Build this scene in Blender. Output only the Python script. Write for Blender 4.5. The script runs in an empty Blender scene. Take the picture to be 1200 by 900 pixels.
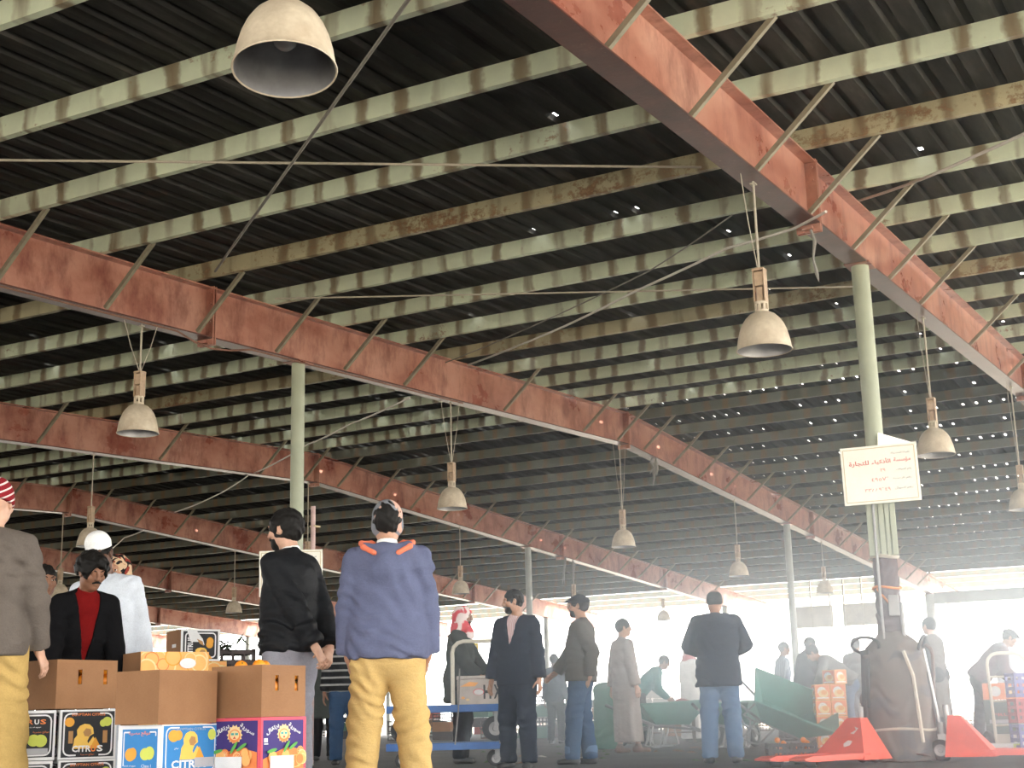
import bpy, bmesh, math, random
import numpy as np
from mathutils import Vector, Matrix, Euler
random.seed(7)
rng = np.random.RandomState(11)
S = bpy.context.scene
COL = S.collection
PI = math.pi
R = math.radians

# ------------------------------------------------------------------ camera
F_PX, PITCH, ROLL, YAW, HC = 1655.48, 0.23321, -0.02467, 0.49957, 0.48
def cam_axes():
    f = Vector((-math.sin(YAW)*math.cos(PITCH), math.cos(YAW)*math.cos(PITCH), math.sin(PITCH)))
    r = Vector((math.cos(YAW), math.sin(YAW), 0)); u = r.cross(f)
    return f, r*math.cos(ROLL)+u*math.sin(ROLL), -r*math.sin(ROLL)+u*math.cos(ROLL)
FWD, RGT, UPV = cam_axes()
CAM = Vector((0, 0, HC))
cd = bpy.data.cameras.new('camera'); cam = bpy.data.objects.new('camera', cd); COL.objects.link(cam)
cd.sensor_fit = 'HORIZONTAL'; cd.sensor_width = 36.0; cd.lens = F_PX*36.0/1200.0
cd.clip_start = 0.05; cd.clip_end = 2000
m = Matrix((RGT, UPV, -FWD)).transposed().to_4x4(); m.translation = CAM
cam.matrix_world = m
S.camera = cam

# ------------------------------------------------------------------ sky, sun, exposure
W = bpy.data.worlds.new('sky'); S.world = W; W.use_nodes = True
nt = W.node_tree; bg = nt.nodes['Background']
SKY_LEVEL = 8.0
bg.inputs[0].default_value = (1.0, 0.985, 0.955, 1); bg.inputs[1].default_value = SKY_LEVEL
sd = bpy.data.lights.new('sun', 'SUN'); sd.energy = 20.0; sd.angle = R(0.6); sd.color = (1, .95, .86)
sun = bpy.data.objects.new('sun', sd); COL.objects.link(sun)
SUN_DIR = Vector((0.62, 0.42, 0.85)).normalized()          # towards the sun
sun.rotation_euler = (-SUN_DIR).to_track_quat('-Z', 'Y').to_euler()
vs = S.view_settings
S.display_settings.display_device = 'sRGB'
vs.view_transform = 'Standard'; vs.look = 'None'; vs.gamma = 1; vs.exposure = 0.0
try: vs.use_curve_mapping = False
except Exception: pass
cy = S.cycles
cy.use_denoising = True
try: cy.denoiser = 'OPENIMAGEDENOISE'
except Exception: pass
cy.max_bounces = 8; cy.diffuse_bounces = 4; cy.glossy_bounces = 3; cy.transparent_max_bounces = 8; cy.volume_bounces = 2
cy.sample_clamp_indirect = 6; cy.use_adaptive_sampling = False
cy.caustics_reflective = False; cy.caustics_refractive = False

# ------------------------------------------------------------------ helpers
def ray(x, y):
    return FWD + RGT*((x-600)/F_PX) + UPV*((450-y)/F_PX)
def at_depth(x, y, d):
    return CAM + ray(x, y)*d
def on_x(x, y, X):
    d = ray(x, y); return CAM + d*(X/d.x)
def on_roof(x, y, off):
    d = ray(x, y); lo, hi = 0.5, 80
    f = lambda t: (CAM+d*t).z-(5.49-.05067*abs((CAM+d*t).y-24.11)+off)
    for _ in range(60):
        mid = (lo+hi)/2
        if f(mid) < 0: lo = mid
        else: hi = mid
    return CAM+d*lo
def ground(x, d):
    """floor point whose pixel column is about x, at depth d"""
    lo, hi = 0, 3000
    for _ in range(60):
        mid = (lo+hi)/2
        if at_depth(x, mid, d).z > 0: lo = mid
        else: hi = mid
    p = at_depth(x, lo, d); return Vector((p.x, p.y, 0))
def view_yaw(p):
    return math.atan2(-p.x, p.y)          # rotation about z that turns +Y into the viewing direction

def tag(o, label=None, cat=None, group=None, kind=None):
    if label: o['label'] = label
    if cat: o['category'] = cat
    if group: o['group'] = group
    if kind: o['kind'] = kind
    return o
def empty(name, loc=(0,0,0), rz=0):
    o = bpy.data.objects.new(name, None); COL.objects.link(o); o.location = loc; o.rotation_euler = (0,0,rz)
    o.empty_display_size = .1
    return o
def link(name, me, mat=None, parent=None, loc=None, rz=None):
    o = bpy.data.objects.new(name, me); COL.objects.link(o)
    if mat is not None:
        for mm in (mat if isinstance(mat, (list, tuple)) else [mat]): me.materials.append(mm)
    if parent is not None: o.parent = parent
    if loc is not None: o.location = loc
    if rz is not None: o.rotation_euler = (0,0,rz)
    return o

class MB:
    """collects shapes into one mesh"""
    def __init__(s): s.v = []; s.f = []; s.mi = []
    def add(s, vs, fs, mi=0):
        n = len(s.v); s.v += [tuple(v) for v in vs]; s.f += [tuple(n+i for i in f) for f in fs]; s.mi += [mi]*len(fs)
    def box(s, c, size, rot=None, mi=0, bev=0.0):
        hx, hy, hz = size[0]/2, size[1]/2, size[2]/2
        if bev <= 0:
            vs = [Vector((x*hx, y*hy, z*hz)) for x in (-1,1) for y in (-1,1) for z in (-1,1)]
            fs = [(0,1,3,2),(4,6,7,5),(0,4,5,1),(2,3,7,6),(0,2,6,4),(1,5,7,3)]
        else:
            bm = bmesh.new(); bmesh.ops.create_cube(bm, size=1)
            for v in bm.verts: v.co = Vector((v.co.x*size[0], v.co.y*size[1], v.co.z*size[2]))
            bmesh.ops.bevel(bm, geom=list(bm.edges), offset=bev, segments=2, affect='EDGES', profile=.5)
            bm.verts.index_update()
            vs = [v.co.copy() for v in bm.verts]; fs = [tuple(v.index for v in f.verts) for f in bm.faces]; bm.free()
        if rot is not None: vs = [rot @ v for v in vs]
        c = Vector(c); s.add([v+c for v in vs], fs, mi)
    def tube(s, a, b, r, r2=None, n=12, cap=True, mi=0):
        a = Vector(a); b = Vector(b); r2 = r if r2 is None else r2
        d = (b-a).normalized(); x = d.orthogonal().normalized(); y = d.cross(x)
        vs = []
        for p, rr in ((a, r), (b, r2)):
            for i in range(n):
                t = 2*PI*i/n; vs.append(p + x*(rr*math.cos(t)) + y*(rr*math.sin(t)))
        fs = [(i, (i+1)%n, n+(i+1)%n, n+i) for i in range(n)]
        if cap: fs += [tuple(reversed(range(n))), tuple(range(n, 2*n))]
        s.add(vs, fs, mi)
    def path(s, pts, r, n=8, mi=0, closed=False):
        pts = [Vector(p) for p in pts]; N = len(pts)
        vs = []; prev = None
        for i, p in enumerate(pts):
            a = pts[(i-1) % N] if (i > 0 or closed) else p; b = pts[(i+1) % N] if (i < N-1 or closed) else p
            d = (b-a).normalized()
            x = d.orthogonal().normalized() if prev is None else (prev - d*prev.dot(d)).normalized()
            prev = x; y = d.cross(x)
            rr = r[i] if isinstance(r, (list, tuple)) else r
            for k in range(n):
                t = 2*PI*k/n; vs.append(p + x*(rr*math.cos(t)) + y*(rr*math.sin(t)))
        fs = []
        for i in range(N if closed else N-1):
            j = (i+1) % N
            for k in range(n): fs.append((i*n+k, i*n+(k+1)%n, j*n+(k+1)%n, j*n+k))
        if not closed: fs += [tuple(reversed(range(n))), tuple(range((N-1)*n, N*n))]
        s.add(vs, fs, mi)
    def lathe(s, prof, n=24, c=(0,0,0), mi=0, rot=None):
        """prof: list of (r, z)"""
        c = Vector(c); vs = []
        for r_, z in prof:
            for k in range(n):
                t = 2*PI*k/n; v = Vector((r_*math.cos(t), r_*math.sin(t), z)); vs.append((rot @ v if rot is not None else v)+c)
        fs = []
        for i in range(len(prof)-1):
            for k in range(n): fs.append((i*n+k, i*n+(k+1)%n, (i+1)*n+(k+1)%n, (i+1)*n+k))
        s.add(vs, fs, mi)
    def prism(s, poly, a, b, mi=0):
        """poly: list of 3-vectors; extruded by vector (b-a)"""
        off = Vector(b)-Vector(a); n = len(poly); P0 = [Vector(p) for p in poly]
        s.add(P0+[p+off for p in P0], [tuple(reversed(range(n))), tuple(range(n,2*n))]+[(i,(i+1)%n,n+(i+1)%n,n+i) for i in range(n)], mi)
    def mesh(s, name, smooth=False):
        me = bpy.data.meshes.new(name); me.from_pydata(s.v, [], s.f)
        bm = bmesh.new(); bm.from_mesh(me); bmesh.ops.recalc_face_normals(bm, faces=bm.faces); bm.to_mesh(me); bm.free()
        me.polygons.foreach_set('material_index', s.mi)
        me.polygons.foreach_set('use_smooth', [bool(smooth)]*len(me.polygons))
        if smooth:
            try: me.set_sharp_from_angle(angle=R(40))
            except Exception: pass
        me.update(); return me
    def build(s, name, mat, parent=None, smooth=False, loc=None, rz=None):
        return link(name, s.mesh(name, smooth), mat, parent, loc, rz)

def copy_tree(o, parent=None):
    c = o.copy(); COL.objects.link(c)
    if parent is not None: c.parent = parent
    for ch in list(o.children): copy_tree(ch, c)
    return c

# ------------------------------------------------------------------ materials
MATS = {}
def lin(c):
    return tuple(((x/255)/12.92 if x/255 <= .04045 else ((x/255+.055)/1.055)**2.4) for x in c)
class NG:
    def __init__(s, name):
        s.m = bpy.data.materials.new(name); s.m.use_nodes = True; s.t = s.m.node_tree; s.n = s.t.nodes; s.l = s.t.links
        s.b = s.n['Principled BSDF']; s.out = s.n['Material Output']
        s.co = s.n.new('ShaderNodeTexCoord')
    def node(s, t, **k):
        n = s.n.new(t)
        for a, v in k.items(): setattr(n, a, v)
        return n
    def noise(s, scale=5, detail=4, rough=.6, vec=None, mapscale=None, coord='Object', dist=0):
        n = s.n.new('ShaderNodeTexNoise'); n.inputs['Scale'].default_value = scale; n.inputs['Detail'].default_value = detail
        n.inputs['Roughness'].default_value = rough; n.inputs['Distortion'].default_value = dist
        v = vec if vec is not None else s.co.outputs[coord]
        if mapscale is not None:
            mp = s.n.new('ShaderNodeMapping'); mp.inputs['Scale'].default_value = mapscale; s.l.new(v, mp.inputs[0]); v = mp.outputs[0]
        s.l.new(v, n.inputs['Vector']); return n.outputs['Fac']
    def ramp(s, fac, stops):
        r = s.n.new('ShaderNodeValToRGB'); e = r.color_ramp.elements
        while len(e) < len(stops): e.new(.5)
        for i, (p, c) in enumerate(stops):
            e[i].position = p; e[i].color = (*c, 1) if len(c) == 3 else c
        s.l.new(fac, r.inputs[0]); return r.outputs[0]
    def mix(s, fac, a, b, mode='MIX'):
        n = s.n.new('ShaderNodeMix'); n.data_type = 'RGBA'; n.blend_type = mode
        for k, v in ((0, fac), (6, a), (7, b)):
            if hasattr(v, 'links') or hasattr(v, 'is_linked'): s.l.new(v, n.inputs[k])
            elif k == 0: n.inputs[0].default_value = v
            else: n.inputs[k].default_value = (*v, 1)
        return n.outputs[2]
    def math(s, op, a, b=None, c=None):
        n = s.n.new('ShaderNodeMath'); n.operation = op
        for i, v in enumerate((a, b, c)):
            if v is None: continue
            if isinstance(v, (int, float)): n.inputs[i].default_value = v
            else: s.l.new(v, n.inputs[i])
        return n.outputs[0]
    def xyz(s, coord='Object'):
        n = s.n.new('ShaderNodeSeparateXYZ'); s.l.new(s.co.outputs[coord], n.inputs[0]); return n.outputs
    def col(s, v):
        if isinstance(v, tuple): s.b.inputs['Base Color'].default_value = (*v, 1)
        else: s.l.new(v, s.b.inputs['Base Color'])
    def bump(s, h, strength=.3, dist=.01):
        n = s.n.new('ShaderNodeBump'); n.inputs['Strength'].default_value = strength; n.inputs['Distance'].default_value = dist
        s.l.new(h, n.inputs['Height']); s.l.new(n.outputs[0], s.b.inputs['Normal'])
    def set(s, rough=.7, metal=0, spec=None):
        s.b.inputs['Roughness'].default_value = rough; s.b.inputs['Metallic'].default_value = metal
        if spec is not None: s.b.inputs['Specular IOR Level'].default_value = spec
        return s.m
def cmul(c, k): return tuple(min(1, x*k) for x in c)
def plain(name, c, rough=.7, metal=0, var=.15, scale=12, bump=.1, spec=None):
    if name in MATS: return MATS[name]
    g = NG(name); f = g.noise(scale, 4)
    g.col(g.ramp(f, [(.3, cmul(c, 1-var)), (.7, cmul(c, 1+var))]))
    if bump: g.bump(g.noise(scale*4, 3), bump, .004)
    MATS[name] = g.set(rough, metal, spec); return MATS[name]
def fabric(name, c, weave=500, var=.12, rough=.9, fold=True):
    if name in MATS: return MATS[name]
    g = NG(name)
    f = g.noise(9, 5, .65); f2 = g.noise(140, 2)
    a = g.ramp(f, [(.3, cmul(c, 1-var)), (.72, cmul(c, 1+var))])
    a = g.mix(.25, a, g.ramp(f2, [(.3, cmul(c, .7)), (.7, cmul(c, 1.3))]))
    g.col(a)
    h = g.math('ADD', g.math('MULTIPLY', g.noise(16, 3, .5, mapscale=(1, 1, 1.7), dist=.6), 1.0), g.math('MULTIPLY', f2, .08))
    g.bump(h, .35, .02)
    MATS[name] = g.set(rough, 0, .12); return MATS[name]
# ------------------------------------------------------------------ the shed: frames, purlins, sheets, columns
FA, BAY, YC1, YR, YC2, ZR, PM = 3.518, 7.2522, 14.05, 24.11, 33.69, 5.49, 0.05067
NF = 8
def FX(k): return -(FA+BAY*k)
def ZB(Y): return ZR - PM*abs(Y-YR)            # underside of the frames
DEPTH = .62
Y_NEAR, Y_SHEET, Y_END = -7.6, 48.75, 53.2
X_HI, X_LO = 5.2, -62.0

def mat_red():
    g = NG('red_oxide_paint')
    n1 = g.noise(.9, 6, .62, mapscale=(1, 1, 1.6)); n2 = g.noise(2.6, 5, .7, mapscale=(1, 1, .5)); n3 = g.noise(3.2, 8, .75)
    c = g.ramp(n1, [(.30, (.23, .06, .042)), (.5, (.41, .19, .14)), (.72, (.51, .285, .22))])
    c = g.mix(g.ramp(n2, [(.47, (0, 0, 0)), (.66, (.75, .75, .75))]), c, (.16, .042, .034))
    c = g.mix(g.ramp(n3, [(.67, (0, 0, 0)), (.70, (.85, .85, .85))]), c, (.50, .33, .26))
    z = g.xyz()[2]
    g.col(c); g.bump(g.noise(60, 3), .15, .004)
    g.l.new(g.ramp(n1, [(.3, (.24, .24, .24)), (.8, (.42, .42, .42))]), g.b.inputs['Roughness'])
    g.b.inputs['Specular IOR Level'].default_value = .45
    return g.m
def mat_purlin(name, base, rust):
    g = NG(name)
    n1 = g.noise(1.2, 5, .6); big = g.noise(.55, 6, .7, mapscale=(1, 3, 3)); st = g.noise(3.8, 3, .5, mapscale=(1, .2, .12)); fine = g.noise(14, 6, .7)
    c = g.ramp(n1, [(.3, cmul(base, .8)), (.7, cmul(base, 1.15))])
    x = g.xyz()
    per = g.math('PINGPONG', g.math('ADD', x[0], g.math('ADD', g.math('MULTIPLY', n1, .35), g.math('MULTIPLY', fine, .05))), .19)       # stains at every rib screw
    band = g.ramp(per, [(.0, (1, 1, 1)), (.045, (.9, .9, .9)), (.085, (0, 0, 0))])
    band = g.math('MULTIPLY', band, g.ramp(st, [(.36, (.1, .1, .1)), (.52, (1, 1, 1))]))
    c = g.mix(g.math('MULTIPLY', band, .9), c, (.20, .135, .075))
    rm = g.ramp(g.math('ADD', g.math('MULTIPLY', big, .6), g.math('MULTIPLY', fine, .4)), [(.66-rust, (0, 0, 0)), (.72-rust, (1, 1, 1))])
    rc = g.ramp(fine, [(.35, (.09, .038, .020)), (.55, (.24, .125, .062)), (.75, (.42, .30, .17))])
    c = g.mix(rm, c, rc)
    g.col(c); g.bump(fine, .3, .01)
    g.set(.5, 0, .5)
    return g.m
RED = mat_red()
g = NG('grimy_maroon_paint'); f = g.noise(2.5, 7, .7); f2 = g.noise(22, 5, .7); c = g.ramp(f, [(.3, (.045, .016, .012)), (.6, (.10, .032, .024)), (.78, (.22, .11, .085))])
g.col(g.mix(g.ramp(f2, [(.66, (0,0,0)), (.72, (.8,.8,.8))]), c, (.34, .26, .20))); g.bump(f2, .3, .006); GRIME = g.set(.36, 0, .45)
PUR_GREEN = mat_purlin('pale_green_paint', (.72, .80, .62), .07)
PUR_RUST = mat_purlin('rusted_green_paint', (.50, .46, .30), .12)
PUR_FAR_SHADE = mat_purlin('shaded_green_paint', (.15, .16, .125), .03)  # same green darkened in colour for the dim far slope behind the haze

def near_hole_rows(): return None
def mat_sheet():
    g = NG('weathered_roof_sheet')
    n1 = g.noise(1.6, 6, .65, mapscale=(3, .35, 1)); n2 = g.noise(.5, 4)
    c = g.ramp(n1, [(.3, (.012, .012, .012)), (.55, (.045, .045, .042)), (.8, (.12, .115, .105))])
    c = g.mix(g.ramp(g.noise(2.2, 6, .7), [(.6, (0, 0, 0)), (.75, (.5, .5, .5))]), c, (.09, .05, .03))
    g.col(c); g.set(.7, .0, .15)
    # holes cut beside the purlins to imitate bright rib glints, plus some rust-through
    x = g.xyz(); rib = .25
    cell = g.math('FLOOR', g.math('DIVIDE', x[0], rib))
    fx = g.math('ABSOLUTE', g.math('SUBTRACT', g.math('FRACT', g.math('DIVIDE', x[0], rib)), .5))
    yn = g.math('SUBTRACT', 23.5, x[1]); yf = g.math('SUBTRACT', x[1], 24.7)
    far = g.math('GREATER_THAN', x[1], YR)
    rn = g.math('DIVIDE', yn, 1.45); rf = g.math('DIVIDE', yf, 1.45)
    pn = g.math('SUBTRACT', rn, g.math('ROUND', rn)); pf = g.math('SUBTRACT', rf, g.math('ROUND', rf))
    # dots sit just on the near side of each purlin
    dn = g.math('ABSOLUTE', g.math('SUBTRACT', pn, .085)); df = g.math('ABSOLUTE', g.math('ADD', pf, .085))
    row = g.math('ADD', g.math('MULTIPLY', far, g.math('ADD', 50, g.math('ROUND', rf))), g.math('MULTIPLY', g.math('SUBTRACT', 1, far), g.math('ROUND', rn)))
    d = g.math('ADD', g.math('MULTIPLY', far, df), g.math('MULTIPLY', g.math('SUBTRACT', 1, far), dn))
    cv = g.node('ShaderNodeCombineXYZ'); g.l.new(cell, cv.inputs[0]); g.l.new(row, cv.inputs[1])
    wn = g.node('ShaderNodeTexWhiteNoise', noise_dimensions='2D'); g.l.new(cv.outputs[0], wn.inputs['Vector'])
    rn2 = g.node('ShaderNodeTexWhiteNoise', noise_dimensions='1D'); g.l.new(row, rn2.inputs['W'])
    thr = g.math('ADD', .42, g.math('MULTIPLY', rn2.outputs['Value'], .5))     # some rows show more dots than others
    # near rows show few dots, far rows most
    prog = g.ramp(g.math('DIVIDE', x[1], 50), [(.20, (0, 0, 0)), (.24, (.07, .07, .07)), (.40, (.13, .13, .13)), (.50, (.8, .8, .8)), (.94, (1, 1, 1))])
    side = g.ramp(g.math('DIVIDE', g.math('ADD', x[0], 30), 30), [(.10, (.02, .02, .02)), (.42, (1, 1, 1))])     # fewer dots at the left
    ok = g.math('LESS_THAN', wn.outputs['Value'], g.math('MULTIPLY', side, g.math('MULTIPLY', thr, prog)))
    inx = g.math('LESS_THAN', fx, .085); iny = g.math('LESS_THAN', d, g.math('ADD', .03, g.math('MULTIPLY', wn.outputs['Value'], .05)))
    glint_hole = g.math('MULTIPLY', ok, g.math('MULTIPLY', inx, iny))
    tr = g.node('ShaderNodeBsdfTransparent'); ms = g.node('ShaderNodeMixShader')
    g.l.new(glint_hole, ms.inputs[0]); g.l.new(g.b.outputs[0], ms.inputs[1]); g.l.new(tr.outputs[0], ms.inputs[2]); g.l.new(ms.outputs[0], g.out.inputs[0])
    return g.m
SHEET = mat_sheet()

def roof_sheet(name, y0, y1):
    mb = MB(); P = .25
    xs = []
    x = X_LO
    # rib rises in the middle of each pitch
    while x < X_HI:
        xs += [(x, 0), (x+.075, 0), (x+.095, .045), (x+.155, .045), (x+.175, 0)]; x += P
    def z(y): return ZB(y)+DEPTH+.185
    n = len(xs); vs = []
    for y in (y0, y1): vs += [(a, y, z(y)+h) for a, h in xs]
    for y in (y0, y1): vs += [(a, y, z(y)+h+.004) for a, h in xs]
    fs = [(i, i+1, n+i+1, n+i) for i in range(n-1)]
    me = bpy.data.meshes.new(name); me.from_pydata(vs[:2*n], [], fs)
    return link(name, me, SHEET)
tag(roof_sheet('ceiling', -8.2, YR), kind='structure')
tag(roof_sheet('ceiling.001', YR, Y_SHEET), kind='structure')

NUMW = ['first','second','third','fourth','fifth','sixth','seventh','eighth','ninth','tenth','eleventh','twelfth','thirteenth','fourteenth','fifteenth','sixteenth','seventeenth','eighteenth','nineteenth','twentieth','twenty-first','twenty-second','twenty-third','twenty-fourth','twenty-fifth']
def purlin_mesh(y, far, seed):
    """a lipped C-section, bent and dented a little along its run"""
    rr = random.Random(seed); mb = MB()
    H, Wd, L, t = .185, .065, .02, .005
    # outline in (y,z), near side = web
    prof = [(0,0),(Wd,0),(Wd,L),(Wd-t,L),(Wd-t,t),(t,t),(t,H-t),(Wd-t,H-t),(Wd-t,H-L),(Wd,H-L),(Wd,H),(0,H)]
    n = len(prof); xs = np.linspace(X_HI, X_LO, 68); vs = []
    z0 = ZB(y)+DEPTH
    ph = rr.random()*6
    for i, x in enumerate(xs):
        wob = .006*math.sin(x*.9+ph)+.004*math.sin(x*2.3+ph*2)
        vs += [(x, y+a+wob, z0+b+(.004*math.sin(x*1.7+ph) if b < .1 else 0)) for a, b in prof]
    fs = []
    for i in range(len(xs)-1):
        for k in range(n): fs.append((i*n+k, i*n+(k+1)%n, (i+1)*n+(k+1)%n, (i+1)*n+k))
    fs += [tuple(range(n)), tuple(range((len(xs)-1)*n, len(xs)*n))]
    mb.add(vs, fs); return mb
PURL_NEAR = [23.5-1.45*i for i in range(22)]
PURL_FAR = [24.7+1.45*j for j in range(20)]
RUSTY = {8, 4}
for i, y in enumerate(PURL_NEAR):
    rusty = i in RUSTY
    o = purlin_mesh(y, False, i).build('roof_purlin', PUR_RUST if rusty else PUR_GREEN)
    tag(o, ('rust eaten brown' if rusty else 'pale green streaked')+' steel purlin on the near roof slope, '+NUMW[i]+' one before the ridge', 'purlin', 'roof purlins')
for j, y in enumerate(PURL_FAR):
    o = purlin_mesh(y, True, 40+j).build('roof_purlin', PUR_FAR_SHADE)
    tag(o, 'shade darkened green steel purlin on the far roof slope, '+NUMW[j]+' one beyond the ridge', 'purlin', 'roof purlins')

BRACE = plain('brace_galvanised', (.24, .22, .16), .6, 0, .2, 9)
def frame(k):
    X = FX(k); root_label = ['nearest red roof beam crossing the upper right corner', 'long red roof beam over the man in the blue hoodie, second from the right',
        'third red roof beam from the right, behind the pale hanging lamp at left', 'fourth red roof beam from the right, just above the man in the white cap',
        'fifth red roof beam from the right, behind the man in the black jacket', 'sixth faded red roof beam from the right, low at the left',
        'seventh red roof beam from the right, far at the left', 'farthest red roof beam at the left'][k]
    mb = MB(); b = .11; tf = .016
    ys = [Y_NEAR-.4, YR, Y_END]
    def sect(pts):   # pts (x,z) closed outline swept along the slope
        n = len(pts); vs = []
        for y in ys: vs += [(X+a, y, ZB(y)+c) for a, c in pts]
        fs = [(i*n+q, i*n+(q+1)%n, (i+1)*n+(q+1)%n, (i+1)*n+q) for i in range(len(ys)-1) for q in range(n)]
        fs += [tuple(range(n)), tuple(range((len(ys)-1)*n, len(ys)*n))]
        mb.add(vs, fs)
    w = .006
    sect([(-w,tf*.9),(w,tf*.9),(w,DEPTH-tf),(b,DEPTH-tf),(b,DEPTH),(-b,DEPTH),(-b,DEPTH-tf),(-w,DEPTH-tf)])
    o = mb.build('roof_beam', RED)
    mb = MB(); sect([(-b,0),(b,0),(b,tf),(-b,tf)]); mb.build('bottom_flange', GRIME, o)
    tag(o, root_label, 'roof beam')
    # splice plates with bolts
    for y in (12.3, YR, 35.6, 43.0):
        s = MB(); zc = ZB(y)
        for dy in (-.02, .02): s.box((X, y+dy, zc+DEPTH/2-.03), (.23, .016, DEPTH+.09))
        for zz in (.06, .2, .42, .55):
            for dx in (-.075, .075): s.tube((X+dx, y-.05, zc+zz), (X+dx, y+.05, zc+zz), .014, n=6)
        s.box((X, y, zc-.045), (.10, .16, .03))
        s.build('splice_plate', RED, o)
    for y in (PURL_NEAR[:13]+PURL_FAR[:16]):
        if k > 4: break
        if abs(y-17.7) < .1 or abs(y-20.6) < .1: continue
        s = MB(); zc = ZB(y)
        a = Vector((X+.10, y+.12, zc+.03)); e = Vector((X+.80, y+.07, zc+DEPTH+.005))
        d = (e-a).normalized(); yv = Vector((0,1,0)); nv = d.cross(yv)
        t = .006
        P0 = [a, a+yv*.042, a+yv*.042+nv*t, a+yv*t+nv*t, a+yv*t+nv*.042, a+nv*.042]
        s.prism(P0, a, e)
        s.build('brace', BRACE, o)
    return o
for k in range(NF): frame(k)

GREEN_PIPE = plain('sage_green_column_paint', (.36, .39, .29), .5, 0, .10, 3)
GREY_POST = plain('grey_post_paint', (.33, .35, .33), .5, 0, .12, 3)
def column(X, y, r, label, mat=None):
    o = MB(); z = ZB(y); o.tube((0,0,0.02), (0,0,z-.012), r, n=24)
    ob = o.build('support_column', mat or GREEN_PIPE, smooth=True, loc=(X, y, 0))
    p = MB(); p.box((0,0,z-.006), (.26, .30, .012)); p.build('cap_plate', RED, ob)
    q = MB(); q.box((0,0,.01), (.34,.34,.02)); q.build('base_plate', mat or GREEN_PIPE, ob)
    return tag(ob, label, 'column')
COL_A = column(FX(0), YC1, .09, 'pale green steel column with the white sign and tarpaulin bundle at right')
COL_B = column(FX(1), YC1, .085, 'pale green steel column behind the man in the black jacket')
column(FX(1), YC2, .085, 'grey green column rising behind the right of the man in the dark blazer', GREY_POST)
column(FX(2), YC2, .085, 'slim grey green column behind the bearded man in the navy hoodie', GREY_POST)
for k, nm in ((3, 'thin far column behind the man in the blue hoodie'), (4, 'thin far column left of the man in the black jacket')):
    column(FX(k), YC2, .085, nm, GREY_POST)
for k in range(0, 6):
    column(FX(k), 48.6, .16 if k < 2 else .11, ['end column of the nearest roof beam, right of the long coated man','stout grey end column right of the tarpaulin bundle', 'pale end column behind the man in the grey cap', 'pale end column left of the bearded man in the navy hoodie','far end column glowing behind the jacketed man','far end column at the left, near the dark crate'][k], GREY_POST)
# eave beams at the far end
for k in range(0, 1):
    e = MB(); z = ZB(48.6)
    e.box((-(FA+BAY*k)-BAY/2, 48.6, z-.16), (BAY-.3, .02, .36)); e.box((-(FA+BAY*k)-BAY/2, 48.6, z+.02), (BAY-.3, .2, .02)); e.box((-(FA+BAY*k)-BAY/2, 48.6, z-.34), (BAY-.3, .2, .02))
    tag(e.build('eave_beam', GREY_POST), 'grey eave beam at the far right end of the shed', 'eave beam')

# floor inside, sunlit ground outside
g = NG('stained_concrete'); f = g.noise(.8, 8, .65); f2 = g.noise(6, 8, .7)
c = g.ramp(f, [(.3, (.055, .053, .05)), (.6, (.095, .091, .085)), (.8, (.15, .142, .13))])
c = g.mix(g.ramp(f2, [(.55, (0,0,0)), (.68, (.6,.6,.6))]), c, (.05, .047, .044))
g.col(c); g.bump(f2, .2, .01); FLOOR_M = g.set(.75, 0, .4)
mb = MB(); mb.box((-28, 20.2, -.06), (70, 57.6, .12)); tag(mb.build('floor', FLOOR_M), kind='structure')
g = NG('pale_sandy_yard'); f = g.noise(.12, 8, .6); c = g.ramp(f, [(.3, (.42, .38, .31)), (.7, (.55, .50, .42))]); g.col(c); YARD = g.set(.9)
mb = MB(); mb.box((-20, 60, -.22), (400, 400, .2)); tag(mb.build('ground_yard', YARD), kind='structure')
# ------------------------------------------------------------------ hanging bell lamps
g = NG('dusty_cream_enamel'); f = g.noise(6, 6, .65); f2 = g.noise(2.5, 4); c = g.ramp(f, [(.3, (.40, .33, .24)), (.6, (.60, .52, .40)), (.8, (.70, .63, .52))])
g.col(g.mix(g.ramp(f2, [(.55, (0,0,0)), (.7, (.45,.45,.45))]), c, (.30, .20, .12))); ENAMEL = g.set(.5, 0, .4)
REFL = plain('dulled_reflector', (.30, .30, .31), .38, .75, .25, 5, .05); RUSTBOX = plain('rusty_cream_housing', (.42, .30, .20), .6, 0, .35, 9, .2)
GLASS = bpy.data.materials.new('bulb_glass'); GLASS.use_nodes = True; b_ = GLASS.node_tree.nodes['Principled BSDF']; b_.inputs['Base Color'].default_value = (.75,.75,.75,1); b_.inputs['Roughness'].default_value = .25; b_.inputs['Transmission Weight'].default_value = .35
WIRE = plain('pale_cord', (.42, .38, .31), .8, 0, .1, 30, 0); WIRE_D = plain('grey_cable', (.22, .21, .19), .7, 0, .1, 30, 0); WIRE_W = plain('white_cable', (.60, .58, .54), .6, 0, .08, 30, 0)
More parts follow.
